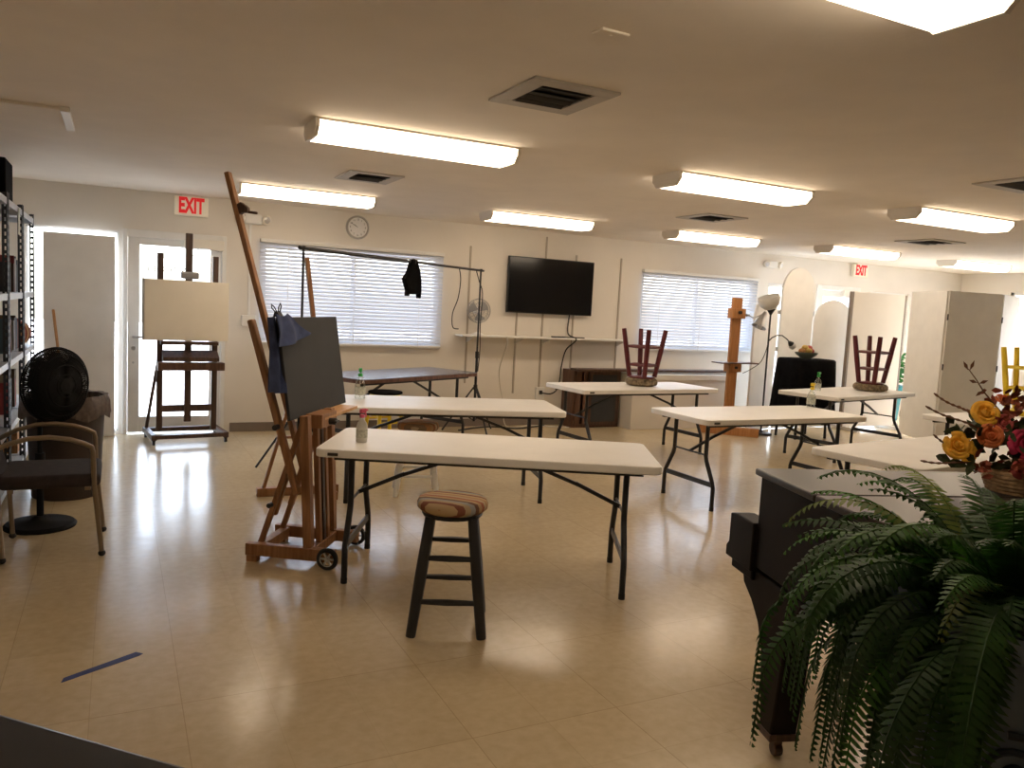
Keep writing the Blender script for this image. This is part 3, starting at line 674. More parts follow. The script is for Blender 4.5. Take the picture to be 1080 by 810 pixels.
# ------------------------------------------------------------------ white panel at the left side window
tag(MB().box((-.333, 8.985, 1.012), (.625, .04, 2.024)).build('blank_display_board', 'board', bevel=.004), 'tall plain white panel covering the window left of the door', 'panel')
t = thing('broom', 'broom with an orange wooden handle leaning on the white panel', 'broom', (-.42, 8.62, 0))
MB().cyl((.0, 0, .12), (-.14, .335, 1.27), .013, n=10).build('handle', 'broom', t, smooth=True)
MB().box((0, 0, .10), (.22, .04, .05)).build('head', 'brown', t, .004); MB().prism([(-.11, 0), (.11, 0), (.10, .08), (-.10, .08)], -.025, .025, Matrix(((1, 0, 0), (0, 0, 1), (0, 1, 0)))).build('bristles', 'wicker', t)

# ------------------------------------------------------------------ metal shelving at left with its books
SZ = (.10, .49, .96, 1.44, 2.10); SX0 = -1.10; SX1 = -.68
def post(px, py, sx, sy):
    mb = MB(); H = 2.14
    for ax in (0, 1):
        for k in (0, 1):
            a = .004 if k == 0 else .030
            if ax == 0: mb.b2((px+sx*(a-.004), py, 0), (px+sx*(a+.008), py+sy*.0025, H))
            else: mb.b2((px, py+sy*(a-.004), 0), (px+sx*.0025, py+sy*(a+.008), H))
        n = 43
        for i in range(n):
            z = .01+i*(H-.03)/(n-1)
            if ax == 0: mb.b2((px+sx*.012, py, z), (px+sx*.026, py+sy*.0025, z+.022))
            else: mb.b2((px, py+sy*.012, z), (px+sx*.0025, py+sy*.026, z+.022))
    return mb
def shelving(y0, y1, label):
    t = thing('metal_shelving', label, 'shelving', (0, 0, 0), group='dark metal shelving units')
    t.location = (SX0, y0, 0); L = y1-y0; W = SX1-SX0
    for px, sx in ((0, 1), (W, -1)):
        for py, sy in ((0, 1), (L, -1)): post(px, py, sx, sy).build('post', 'shelf', t)
    for z in SZ:
        mb = MB(); mb.b2((.003, .003, z-.004), (W-.003, L-.003, z)); mb.b2((W-.006, .003, z-.045), (W-.003, L-.003, z-.004)); mb.b2((.003, .003, z-.045), (.006, L-.003, z-.004)); mb.b2((.006, .003, z-.045), (W-.006, .006, z-.004)); mb.b2((.006, L-.006, z-.045), (W-.006, L-.003, z-.004))
        mb.build('shelf_board', 'shelfw', t)
    for a, b in (((.0, 0, .2), (.0, L, 1.9)), ((0, L, .2), (0, 0, 1.9))): MB().bar((.001, a[1]+.02*(1 if a[1] == 0 else -1), a[2]), (.001, b[1]+.02*(1 if b[1] == 0 else -1), b[2]), .002, .02, (1, 0, 0)).build('cross_brace', 'shelf', t)
shelving(7.58, 8.50, 'dark perforated metal shelving unit nearest the white panel')
shelving(6.60, 7.54, 'dark perforated metal shelving unit next to the fan and bin')
shelving(5.62, 6.56, 'dark perforated metal shelving unit nearest the armchair')
def book(y, z, w, h, d, col, label, tilt=0):
    k = 'book_%.2f_%.2f_%.2f' % col
    if k not in M: M[k] = mat(k, col, .6, var=.1)
    t = thing('book', label, 'book', (-.76, y, z), group='books on the metal shelves')
    t.rotation_euler = (tilt, 0, 0)
    MB().b2((-d, -w/2, 0), (0, -w/2+.004, h)).b2((-d, w/2-.004, 0), (0, w/2, h)).b2((-.004, -w/2, 0), (0, w/2, h)).build('cover', M[k], t)
    MB().b2((-d+.004, -w/2+.004, .004), (-.004, w/2-.004, h-.006)).build('pages', 'paper', t)
cols = [((.05, .03, .02), 'dark brown'), ((.20, .17, .12), 'tan'), ((.02, .02, .03), 'black'), ((.10, .10, .11), 'grey'), ((.22, .03, .03), 'red'), ((.05, .09, .12), 'dark blue'), ((.45, .43, .38), 'cream'), ((.10, .06, .03), 'brown')]
ordn = ['first', 'second', 'third', 'fourth', 'fifth', 'sixth', 'seventh', 'eighth', 'ninth', 'tenth', 'eleventh', 'twelfth', 'thirteenth', 'fourteenth']
for shelf, z, ys, n in (('eye-level shelf', 1.44, 8.02, 10), ('middle shelf', .96, 7.98, 12), ('low shelf', .49, 7.80, 10)):
    y = ys
    for i in range(n):
        w = rnd.uniform(.028, .055)
        if 7.50 < y-w and y-w < 7.64 or 7.52 < y < 7.64: y = 7.49
        c, cn = cols[(i*3+len(shelf)) % 8]
        if shelf == 'low shelf' and i == 1: c, cn = (.40, .03, .04), 'bright red'
        if shelf == 'low shelf' and i == 7: c, cn = (.65, .42, .05), 'yellow'
        book(y-w/2, z, w, rnd.uniform(.22, .31), rnd.uniform(.17, .23), c, '%s book standing on the %s, %s from the door end' % (cn, shelf, ordn[i]))
        y -= w+.004
tag(MB().box((-.86, 6.86, 2.245), (.32, .42, .285)).build('storage_box', 'blackmat', bevel=.01), 'black box on top of the metal shelving', 'box')
mb = MB(); mb.sphere((0, 0, .115), .115, (1, 1, 1), 14)
b = mb.build('painted_ball', stripe_mat('painted_ball_pattern', [(.22, .05, .03), (.42, .25, .12), (.10, .03, .02), (.30, .09, .05)], (.7, .7), .07), smooth=True); b.location = (-.80, 8.22, .96)
tag(b, 'round red and brown patterned ball on the middle shelf', 'ball')
tag(MB().box((-.86, 7.72, .19), (.24, .18, .18)).build('small_carton', 'fruit_o', bevel=.004), 'small orange carton on the bottom shelf', 'carton')
tag(MB().box((-.677, 7.22, 1.985), (.004, .10, .20)).build('paper_tag', 'paper'), 'white paper tag hanging from the top of the shelving', 'paper tag')

# ------------------------------------------------------------------ bin, pedestal fan, armchair
t = thing('waste_bin', 'large dark brown waste bin with a plastic liner by the shelves', 'bin', (-.33, 6.50, 0))
MB().lathe([(.215, 0), (.22, .01), (.255, .70), (.268, .70), (.268, .725), (.245, .725), (.205, .03), (.02, .03)], (0, 0, 0), 40).build('bin_body', 'binp', t, smooth=True)
mb = MB(); rows = []
for k, (r, z) in enumerate([(.235, .60), (.245, .735), (.272, .74), (.280, .70), (.283, .64), (.285, .585)]):
    ring = []
    for j in range(48):
        a = 2*PI*j/48; rr = r+(.004+.005*(k > 2))*math.sin(j*2.9+k)+.003*math.sin(j*7.1)
        ring.append(mb.bm.verts.new((rr*math.cos(a), rr*math.sin(a), z+(.02*math.sin(j*.9) if k == 5 else .003*math.sin(j*1.7)))))
    rows.append(ring)
for A, B in zip(rows, rows[1:]):
    for j in range(48): mb.bm.faces.new((A[j], A[(j+1) % 48], B[(j+1) % 48], B[j]))
mb.build('bin_liner', 'bag', t, smooth=True)

t = thing('pedestal_fan', 'black pedestal fan on a round base beside the armchair', 'fan', (-.43, 5.66, 0))
MB().lathe([(.20, 0), (.205, .012), (.19, .028), (.06, .045), (.03, .07)], (0, 0, 0), 40).build('base', 'fanblk', t, smooth=True)
MB().cyl((0, 0, .05), (0, 0, .45), .02).cyl((0, 0, .43), (0, 0, .80), .014).build('pole', 'fanblk', t)
MB().cyl((0, 0, .42), (0, 0, .47), .028).build('height_collar', 'fanblk', t)
ha = math.radians(-42); Rf = Matrix.Rotation(ha, 3, 'Z') @ Matrix.Rotation(PI/2, 3, 'Y')   # local z of the head points along the blowing direction
fc = Vector((.09, -.03, .90)); F = lambda x, y, z: fc+Rf @ Vector((x, y, z))
MB().lathe([(.02, -.16), (.055, -.15), (.07, -.08), (.06, -.045)], fc, 20, Rf).build('motor', 'fanblk', t, smooth=True)
MB().bar(Vector((0, 0, .79)), F(0, 0, -.10), .03, .03).build('neck', 'fanblk', t, .004)
g = MB()
for rr, zz in ((.235, 0), (.228, .03), (.228, -.03), (.19, .06), (.19, -.055), (.13, .075), (.07, .08), (.13, -.06)):
    g.tube([F(rr*math.cos(2*PI*j/40), rr*math.sin(2*PI*j/40), zz) for j in range(40)], .0035, 5, True)
for j in range(110):
    a = 2*PI*j/110; ca, sa = math.cos(a), math.sin(a)
    for sg in (1, -1): g.tube([F(.235*ca, .235*sa, 0), F(.225*ca, .225*sa, sg*.035), F(.15*ca, .15*sa, sg*.07), F(.04*ca, .04*sa, sg*.082 if sg > 0 else -.06)], .0036, 4)
g.build('grille', 'fanblk', t)
MB().lathe([(.05, .078), (.05, .086), (.02, .09)], fc, 20, Rf).build('grille_badge', 'fanblk', t)
b = MB()
for k in range(5):
    a0 = 2*PI*k/5; vs = []
    for a, r, z in ((0, .03, -.01), (.25, .12, -.02), (.35, .20, -.02), (.75, .215, .0), (1.15, .20, .03), (1.1, .1, .025), (.9, .04, .015)): vs.append(F(r*math.cos(a0+a), r*math.sin(a0+a), z))
    b._add(vs+[v+Rf @ Vector((0, 0, .003)) for v in vs], [tuple(range(7)), tuple(range(13, 6, -1))]+[(i, (i+1) % 7, 7+(i+1) % 7, 7+i) for i in range(7)])
b.cyl(F(0, 0, -.04), F(0, 0, .04), .035); b.build('blades', 'fanblk', t)

t = thing('armchair', 'dark upholstered armchair with bronze tube arms at the left edge', 'chair', (-.33, 5.18, 0), 0)
# faces +x
mb = MB(); pl = []
for cx, cy, a in ((.20, -.20, -90), (.20, .20, 0), (-.20, .20, 90), (-.20, -.20, 180)):
    for k in range(5): pl.append((cx+.05*math.cos(math.radians(a+22.5*k)), cy+.05*math.sin(math.radians(a+22.5*k))))
mb.prism(pl, .40, .475); mb.build('seat', 'seatf', t, .025, smooth=True, seg=4)
mb = MB(); rows = []
for j in range(9):
    v = j/8; z = .46+.40*v; xb = -.22-.10*v; row = []
    for i in range(11):
        u = i/10*2-1; row.append((xb-.03*(u*u), u*(.22-.03*abs(v-.5)), z-.02*u*u*(v > .9)))
    rows.append(row)
V = [[[mb.bm.verts.new(Vector(p)+Vector((dx, 0, 0))) for p in r] for r in rows] for dx in (0, -.055)]
for g_ in V:
    for r0, r1 in zip(g_, g_[1:]):
        for i in range(10): mb.bm.faces.new((r0[i], r0[i+1], r1[i+1], r1[i]))
a, b_ = V
for i in range(10):
    for j in (0, 8): mb.bm.faces.new((a[j][i], a[j][i+1], b_[j][i+1], b_[j][i]))
for j in range(8):
    for i in (0, 10): mb.bm.faces.new((a[j][i], a[j+1][i], b_[j+1][i], b_[j][i]))
mb.build('backrest', 'seatf', t, .012, smooth=True, angle=60)
for s in (-1, 1):
    y = s*.245
    arm = [(-.30, y*.97, .60), (-.20, y, .655), (-.10, y, .685), (0, y, .69), (.10, y, .675), (.17, y, .65), (.205, y, .63)]
    leg = [(.205, y, .63), (.212, y, .60), (.218, y, .40), (.255, y*1.02, .03)]
    MB().tube(arm+leg[1:], .0135, 10).build('arm_and_leg', 'tan', t, smooth=True)
    MB().tube([(-.30, y*.97, .62), (-.27, y*.97, .45), (-.245, y, .40), (-.225, y, .03)], .0135, 10).build('leg', 'tan', t, smooth=True)
    MB().sphere((.256, y*1.02, .018), .02, (1, 1, .9), 8).build('foot_glide', 'rubber', t, smooth=True); MB().sphere((-.225, y, .018), .02, (1, 1, .9), 8).build('foot_glide', 'rubber', t, smooth=True)
for x in (-.185, .185): MB().b2((x-.015, -.245, .385), (x+.015, .245, .405)).build('seat_bar', 'tan', t)

tag(MB().prism([(-.19, 3.352), (-.183, 3.392), (.075, 3.545), (.102, 3.52), (.085, 3.502)], .0003, .0012).build('floor_tape', 'tape'), 'strip of blue tape stuck to the floor tiles', 'tape')

# dark desk whose corner shows bottom left
t = thing('desk', 'black desk top at the bottom left corner', 'desk', (-.033, 1.492, 0), math.radians(-45.2))
MB().b2((-.95, -.62, .70), (.62, 0, .738)).build('desktop', 'desk', t, .01, seg=3)
MB().b2((-.94, -.004, .706), (.61, .003, .726)).build('edge_strip', 'deskedge', t, .002)
for x in (-.88, .55):
    for y in (-.56, -.07): MB().b2((x-.025, y-.025, 0), (x+.025, y+.025, .70)).build('leg', 'black', t, .003)

# ------------------------------------------------------------------ backdrop stand, hanging bag and cord
A = Vector((1.42, 6.90, 0)); B = Vector((3.84, 8.60, 0)); ZB = 1.925
t = thing('backdrop_stand', 'black photo backdrop stand with a long crossbar on two tripods', 'stand', (0, 0, 0))
for P, a0 in ((A, 2.6), (B, .55)):
    MB().cyl(P+Vector((0, 0, .14)), P+Vector((0, 0, .95)), .016, n=10).cyl(P+Vector((0, 0, .93)), P+Vector((0, 0, ZB)), .011, n=10).build('pole', 'black', t, smooth=True)
    MB().cyl(P+Vector((0, 0, .90)), P+Vector((0, 0, .98)), .022).build('collar', 'black', t); MB().cyl(P+Vector((0, 0, .52)), P+Vector((0, 0, .58)), .024).build('tripod_hub', 'black', t); MB().cyl(P+Vector((0, 0, ZB)), P+Vector((0, 0, ZB+.03)), .018).build('top_cap', 'black', t)
    for k in range(3):
        a = a0+2*PI*k/3; d = Vector((math.cos(a), math.sin(a), 0))
        MB().tube([P+d*.02+Vector((0, 0, .55)), P+d*.38+Vector((0, 0, .012))], .010, 8).build('tripod_leg', 'black', t)
        MB().tube([P+d*.015+Vector((0, 0, .16)), P+d*.22+Vector((0, 0, .25))], .006, 6).build('leg_spreader', 'black', t)
MB().cyl(A+Vector((0, 0, ZB+.012))-(B-A).normalized()*.05, A.lerp(B, .5)+Vector((0, 0, ZB+.012)), .017, n=10).cyl(A.lerp(B, .48)+Vector((0, 0, ZB+.012)), B+Vector((0, 0, ZB+.012))+(B-A).normalized()*.06, .0135, n=10).build('crossbar', 'black', t, smooth=True)
P = A.lerp(B, .54); dirn = (B-A).normalized(); rzb = math.atan2(dirn.y, dirn.x)
t = thing('black_flag_bag', 'small black cloth bag hanging from the crossbar in front of the blind', 'bag', (P.x, P.y, ZB+.012), rzb)
prof = [(1.25*x_, 1.2*z_) for x_, z_ in [(-.035, .02), (-.05, -.03), (-.075, -.09), (-.13, -.15), (-.105, -.20), (-.08, -.245), (-.085, -.29), (-.065, -.295), (-.055, -.27), (.0, -.275), (.075, -.27), (.085, -.31), (.10, -.305), (.105, -.24), (.10, -.16), (.08, -.08), (.05, -.02), (.035, .02)]]
MB().prism(prof, -.028, .028, Matrix(((1, 0, 0), (0, 0, -1), (0, 1, 0)))).build('bag_body', 'blackmat', t, .012, seg=3)
mb = MB(); mb.tube([Vector((.0, .03*math.cos(a), .0+.03*math.sin(a))) for a in [2*PI*i/12 for i in range(12)]], .006, 6, True); mb.build('hanging_loop', 'black', t)
P = A.lerp(B, .835)
def stripe_cord(pts, label):
    o = cord('clip_cord', pts, .006, 'cord', label)
stripe_cord([(P.x, P.y-.02, ZB), (P.x+.02, P.y-.02, 1.80), (P.x+.0, P.y-.02, 1.6), (P.x-.06, P.y-.02, 1.42), (P.x-.05, P.y-.02, 1.27), (P.x+.02, P.y-.02, 1.25)], 'dark cord dangling from the crossbar right of the black bag')
P = A.lerp(B, .96)
stripe_cord([(P.x, P.y-.02, ZB), (P.x+.04, P.y-.03, 1.80), (P.x+.085, P.y-.035, 1.66), (P.x+.075, P.y-.035, 1.3), (P.x+.085, P.y-.035, 1.0), (P.x+.07, P.y-.035, .75)], 'dark cord wound down the right pole of the backdrop stand')

# ------------------------------------------------------------------ cabinets under the right window
t = thing('brown_cabinet', 'low dark brown wooden cabinet by the wall right of the television cord', 'cabinet', (5.30, 8.74, 0))
mb = MB(); mb.b2((0, .02, 0), (.03, .31, .755)); mb.b2((.70, .02, 0), (.73, .31, .755)); mb.b2((.03, .28, .0), (.70, .31, .755)); mb.b2((.03, .02, .0), (.70, .28, .05)); mb.b2((.03, .02, .72), (.70, .28, .755)); mb.build('case', 'brown', t, .003)
MB().b2((.034, .0, .05), (.11, .02, .74)).build('stile', 'brown', t, .003); MB().b2((.15, .0, .05), (.19, .02, .74)).build('stile', 'tbl_edge', t, .003)
d = MB().b2((.22, -.01, .03), (.70, .02, .745)).build('dark_door', 'darkwood', t, .004); MB().b2((.27, -.014, .08), (.65, -.009, .70)).build('door_panel', 'slate', d, .002)
t = thing('white_counter', 'low white counter under the right blind beside the brown cabinet', 'counter', (6.05, 8.50, 0))
MB().b2((0, 0, 0), (1.74, .53, .66)).build('carcass', 'wall', t, .003); MB().b2((-.02, -.03, .66), (1.75, .53, .735)).build('countertop', 'white', t, .004)
tag(MB().b2((5.26, 8.60, .7555), (7.78, 8.80, .785)).build('wood_plank', 'darkwood', bevel=.004), 'long dark wooden plank lying along the counter and cabinet', 'plank')

# ------------------------------------------------------------------ orange easel
t = thing('painting_easel', 'orange pine easel standing before the right blind', 'easel', (7.24, 7.98, 0))
MB().b2((-.075, -.02, .02), (.075, .02, 1.80)).build('mast', 'orange', t, .004)
MB().bar((-.30, .23, .055), (.25, -.32, .055), .06, .11).build('base_beam', 'orange', t, .004); MB().bar((.26, .22, .045), (.04, .02, .045), .05, .09).build('base_beam', 'orange', t, .004)
MB().b2((-.11, -.06, 1.53), (.11, .04, 1.66)).build('top_clamp', 'orange', t, .005); MB().cyl((.0, -.06, 1.61), (0, -.09, 1.61), .022).build('clamp_knob', 'black', t)
MB().b2((-.31, -.16, .945), (.32, .05, .96)).build('tray_shelf', 'brown', t, .003); MB().b2((-.10, -.07, .83), (.10, .05, .945)).build('tray_block', 'orange', t, .005); MB().cyl((0, -.07, .89), (0, -.09, .89), .018).build('block_knob', 'black', t)
MB().bar((.05, .03, 1.2), (.2, .22, .06), .04, .025).build('rear_strut', 'orange', t, .003)

tag(MB().box((8.50, 8.83, .80), (.24, .03, 1.60), Matrix.Rotation(math.radians(-12), 3, 'Z')).build('blue_daylight_strip', 'bluelit', bevel=.003), 'pale blue strip imitating daylight on the wall right of the orange easel', 'board')  # added thin slab, its pale blue stands in for daylight on the wall

# ------------------------------------------------------------------ floor lamp with clamp lamp
t = thing('floor_lamp', 'black floor lamp with white bowl shade and side reading arm', 'lamp', (7.76, 7.9, 0))
MB().lathe([(.14, 0), (.145, .012), (.13, .025), (.03, .035), (.015, .06)], (0, 0, 0), 32).build('base', 'black', t, smooth=True)
MB().cyl((0, 0, .04), (0, 0, 1.64), .012, n=12).build('pole', 'black', t, smooth=True)
MB().lathe([(.012, 1.60), (.045, 1.655), (.062, 1.68), (.03, 1.69)], (0, 0, 0), 20).build('socket', 'black', t, smooth=True)
MB().lathe([(.035, -.01), (.08, .005), (.125, .05), (.15, .12), (.14, .165), (.13, .165), (.138, .12), (.115, .06), (.07, .02), (.03, .005)], (0, 0, 1.685), 32, Matrix.Rotation(math.radians(-22), 3, 'Y')).build('bowl_shade', 'shade', t, smooth=True)
MB().tube([(0, 0, 1.25), (.06, 0, 1.30), (.15, 0, 1.335), (.24, 0, 1.335), (.33, 0, 1.29), (.38, 0, 1.25)], .008, 8).build('gooseneck', 'black', t, smooth=True)
R = Matrix.Rotation(math.radians(125), 3, 'Y')
MB().lathe([(.018, -.03), (.04, .02), (.043, .03)], (.40, 0, 1.235), 16, R).build('reading_socket', 'black', t, smooth=True)
MB().lathe([(.042, .02), (.052, .05), (.045, .085), (.02, .10)], (.40, 0, 1.235), 20, R).build('reading_shade', 'shade', t, smooth=True)
t = thing('clamp_lamp', 'metal clamp lamp with a reflector beside the floor lamp pole', 'lamp', (7.50, 7.92, 1.58))
MB().tube([(-.10, .0, .0), (-.02, 0, -.03), (.08, 0, .0), (.12, 0, .02)], .008, 8).build('arm', 'chrome', t); MB().box((-.13, 0, 0), (.05, .06, .035)).build('clamp', 'chrome', t, .004)
R = Matrix.Rotation(math.radians(205), 3, 'Y')
MB().lathe([(.02, -.06), (.035, -.02), (.075, .09), (.10, .16), (.095, .16), (.07, .09), (.03, -.01)], (.16, 0, 0), 24, R).build('reflector', 'chrome', t, smooth=True); MB().sphere((.10, 0, -.14), .035, (1, 1, 1), 8).build('bulb', 'shade', t, smooth=True)
cord('lamp_cord', [(7.745, 7.885, 1.30), (7.70, 7.86, 1.15), (7.60, 7.84, .98), (7.46, 7.86, .88), (7.36, 7.90, .82)], .005, 'cord', 'thin cord looping from the floor lamp to the orange easel')

# ------------------------------------------------------------------ arched screens, backdrop panel, folding screen
t = thing('arched_screen', 'white folding screen with three arched panels before the right glass door', 'screen', (8.99, 8.33, 0))
def arch(w, H):
    r = w/2; return [(-r, 0.01), (r, 0.01), (r, H-r)]+[(r*math.cos(PI*i/20), H-r+r*math.sin(PI*i/20)) for i in range(1, 20)]+[(-r, H-r)]
for cx, cy, w, H, a in ((-.72-.34*math.cos(math.radians(20)), -.04-.34*math.sin(math.radians(20)), .68, 1.87, math.radians(20)), (-.345, -.03, .66, 2.29, math.radians(4)), (.36, -.05, .68, 1.87, math.radians(-9))):
    R = Matrix.Rotation(a, 3, 'Z') @ Matrix(((1, 0, 0), (0, 0, -1), (0, 1, 0)))
    MB().prism(arch(w, H), -.015, .015, R, (cx, cy, 0)).build('arched_panel', 'board', t, .003)
for z in (.4, 1.1, 1.62): MB().b2((-.72, -.05, z), (-.675, -.03, z+.06)).build('hinge', 'chrome', t)
for z in (.4, 1.1, 1.62): MB().b2((-.008, -.025, z), (.008, .0, z+.07)).build('hinge', 'chrome', t)
t = thing('backdrop_panel', 'wide white stretched panel standing behind the upturned red stool', 'panel', (9.98, 7.98, 0))
MB().b2((-.58, 0, .05), (.50, .03, 2.0)).build('panel_face', 'wall', t, .004); MB().b2((-.62, .0, .05), (-.58, .05, 2.0)).b2((.50, 0, .05), (.54, .05, 2.0)).b2((-.58, .03, 1.95), (.50, .05, 2.0)).build('panel_frame', 'base', t, .003)
for x in (-.5, .42): MB().b2((x-.03, -.22, 0), (x+.03, .25, .05)).build('foot', 'white', t, .004)
t = thing('folding_screen', 'large beige three-panel folding screen at the right', 'screen', (9.62, 6.7, 0))
pts = [(9.99, 7.50), (9.62, 6.70), (10.52, 6.55), (11.37, 6.85)]
for (x0, y0), (x1, y1) in zip(pts, pts[1:]):
    d = Vector((x1-x0, y1-y0, 0)); L = d.length; d.normalize()
    MB().bar(Vector((x0-9.62, y0-6.7, 1.03))+d*.008, Vector((x1-9.62, y1-6.7, 1.03))-d*.008, .03, 2.0).build('screen_panel', 'board', t, .003)
for x, y in pts[1:3]:
    for z in (.35, 1.0, 1.65): MB().cyl((x-9.62, y-6.7-.02, z), (x-9.62, y-6.7-.02, z+.08), .009, n=8).build('hinge', 'black', t)

# plant in a teal pot by the far glass
t = thing('potted_plant', 'green leafy plant in a tall teal pot behind the white panel', 'plant', (11.14, 8.6, 0))
MB().lathe([(.12, 0), (.15, .05), (.17, .35), (.20, .60), (.185, .60), (.15, .52), (.02, .50)], (0, 0, 0), 28).build('pot', 'teal', t, smooth=True)
mb = MB(); r2 = random.Random(3)
for k in range(80):
    a = r2.uniform(0, 2*PI); b0 = r2.uniform(.03, .12); z = r2.uniform(.62, 1.05); L = r2.uniform(.12, .24); el = r2.uniform(-.2, .9)
    d = Vector((math.cos(a)*math.cos(el), math.sin(a)*math.cos(el), math.sin(el))); s = (Vector((-math.sin(a), math.cos(a), 0))+Vector((0, 0, r2.uniform(-1.2, 1.2)))).normalized(); p = Vector((b0*math.cos(a), b0*math.sin(a), z))
    mid = p+d*L*.5+Vector((0, 0, .01)); v = [p, mid+s*L*.22, p+d*L-Vector((0, 0, .04)), mid-s*L*.22]
    mb._add(v, [(0, 1, 2, 3)])
mb.build('leaves', 'plant', t)
mb = MB()
for k in range(5): mb.tube([(.02*k-.04, .01, .50), (.03*k-.06, .02*k-.04, .85), (.05*k-.10, .03*k-.06, 1.08)], .006, 6)
mb.build('stems', 'stem', t)

# draped stand with bowl
t = thing('draped_stand', 'small stand draped in black cloth behind the far table', 'stand', (8.19, 7.62, 0))
mb = MB(); rows = []
for k, (w_, d_, z) in enumerate([(.02, .02, 1.05), (.345, .24, 1.05), (.365, .255, 1.03), (.375, .27, .8), (.39, .28, .5), (.41, .30, .30)]):
    ring = []
    for j in range(40):
        a = 2*PI*j/40; c, s_ = math.cos(a), math.sin(a); q = (abs(c)**4+abs(s_)**4)**.25
        wv = 1+(.035*math.sin(j*2.6) if k > 2 else 0)
        ring.append(mb.bm.verts.new((w_*c/q*wv, d_*s_/q*wv, z+(.10*math.sin(a*2+1)*(k == 5)))))
    rows.append(ring)
for A_, B_ in zip(rows, rows[1:]):
    for j in range(40): mb.bm.faces.new((A_[j], A_[(j+1) % 40], B_[(j+1) % 40], B_[j]))
mb.bm.faces.new(rows[0]); mb.build('cloth', 'blackmat', t, smooth=True, angle=60)
for sx in (-1, 1):
    for sy in (-1, 1): MB().cyl((sx*.27, sy*.17, 0), (sx*.25, sy*.15, 1.0), .018, n=8).build('leg', 'black', t)
t = thing('fruit_bowl', 'grey-green bowl heaped with fruit on the black draped stand', 'bowl', (8.13, 7.58, 1.051))
MB().lathe([(.07, 0), (.075, .015), (.13, .05), (.15, .085), (.142, .085), (.12, .055), (.02, .02)], (0, 0, 0), 32).build('bowl', mat('bowl_glaze', (.17, .20, .17), .3), t, smooth=True)
r3 = random.Random(5)
for k, (x, y, z) in enumerate([(-.08, 0, .10), (0, -.04, .105), (.08, .0, .10), (.0, .06, .10), (-.03, .0, .145), (.05, .01, .14)]):
    o = MB().sphere((x, y, z), .043, (1.15, .95, .85), 8).build('fruit', ('fruit_o', 'fruit_y', 'petal_p')[k % 3], smooth=True)
    o.location = (8.13, 7.58, 1.051)
    tag(o, ['brown roll at the left of the fruit bowl', 'yellow fruit at the front of the fruit bowl', 'pink fruit at the right of the fruit bowl', 'brown roll at the back of the fruit bowl', 'yellow fruit on top of the heap in the bowl', 'pink fruit on top of the heap in the bowl'][k], 'fruit', 'fruit in the bowl')

# ------------------------------------------------------------------ piano
t = thing('grand_piano', 'black baby grand piano at the right behind the fern', 'piano', (2.06, 2.11, 0), math.radians(-17.3))
out = [(0, 0), (0, -.60), (.02, -.72), (.08, -.85), (.18, -.97), (.32, -1.09), (.45, -1.20), (.54, -1.33), (.62, -1.45), (.74, -1.53), (.95, -1.56), (1.18, -1.53), (1.34, -1.44), (1.42, -1.28), (1.42, 0)]
cxm = .71; cym = -.7
ins = [(cxm+(x-cxm)*.975, cym+(y-cym)*.975) for x, y in out]
MB().prism(ins, .64, .972).build('case', 'ebony', t, .006)
ld = MB().prism([(x, y) for x, y in out if y < -.40 or False]+[(1.42, -.405), (0, -.405)], .975, 1.0).build('lid', 'ebonytop', t, .007, seg=3)
MB().prism([(0, 0), (0, -.40), (1.42, -.40), (1.42, 0)], .975, 1.0).build('front_lid', 'ebonytop', t, .007, seg=3)
MB().b2((.02, .0, .58), (1.40, .17, .64)).build('keybed', 'ebony', t, .006)
for x in (.02, 1.34): MB().prism([(-.02, .62), (.19, .62), (.19, .66), (.17, .68), (.17, .79), (.12, .80), (-.02, .80)], x-.018, x+.06, Matrix(((0, 0, 1), (1, 0, 0), (0, 1, 0)))).build('key_arm', 'ebony', t, .005)
kb = MB().b2((.085, .01, .645), (1.335, .15, .665)).build('white_keys', 'ivory', t, .002)
mb = MB()
for k in range(52):
    if k % 7 not in (2, 6): mb.b2((.085+.024*(k+1)-.006, .01, .665), (.085+.024*(k+1)+.006, .10, .676))
mb.build('black_keys', 'ebony', kb)
MB().b2((.04, -.02, .66), (1.38, .005, .93)).build('fallboard', 'ebony', t, .005)
def pleg(x, y0, sc=1):
    prof = [(.17, .60), (.15, .545), (.08, .50), (.02, .44), (-.02, .36), (-.045, .20), (-.06, .085), (-.14, .085), (-.16, .22), (-.19, .45), (-.24, .56), (-.28, .62), (.17, .62)]
    l = MB().prism([(a+y0, b) for a, b in prof], x-.05, x+.05, Matrix(((0, 0, 1), (1, 0, 0), (0, 1, 0)))).build('leg', 'ebony', t, .008)
    MB().b2((x-.055, y0-.15, .075), (x+.055, y0-.05, .10)).cyl((x-.015, y0-.10, .025), (x+.015, y0-.10, .025), .025).box((x, y0-.10, .058), (.03, .03, .04)).build('caster', 'darkwood', l, .003)
pleg(.085, -.06); pleg(1.33, -.06); pleg(.86, -1.15)
MB().b2((.45, -.25, .10), (.97, -.20, .16)).b2((.55, -.24, .16), (.59, -.21, .64)).b2((.83, -.24, .16), (.87, -.21, .64)).build('pedal_lyre', 'ebony', t, .004)

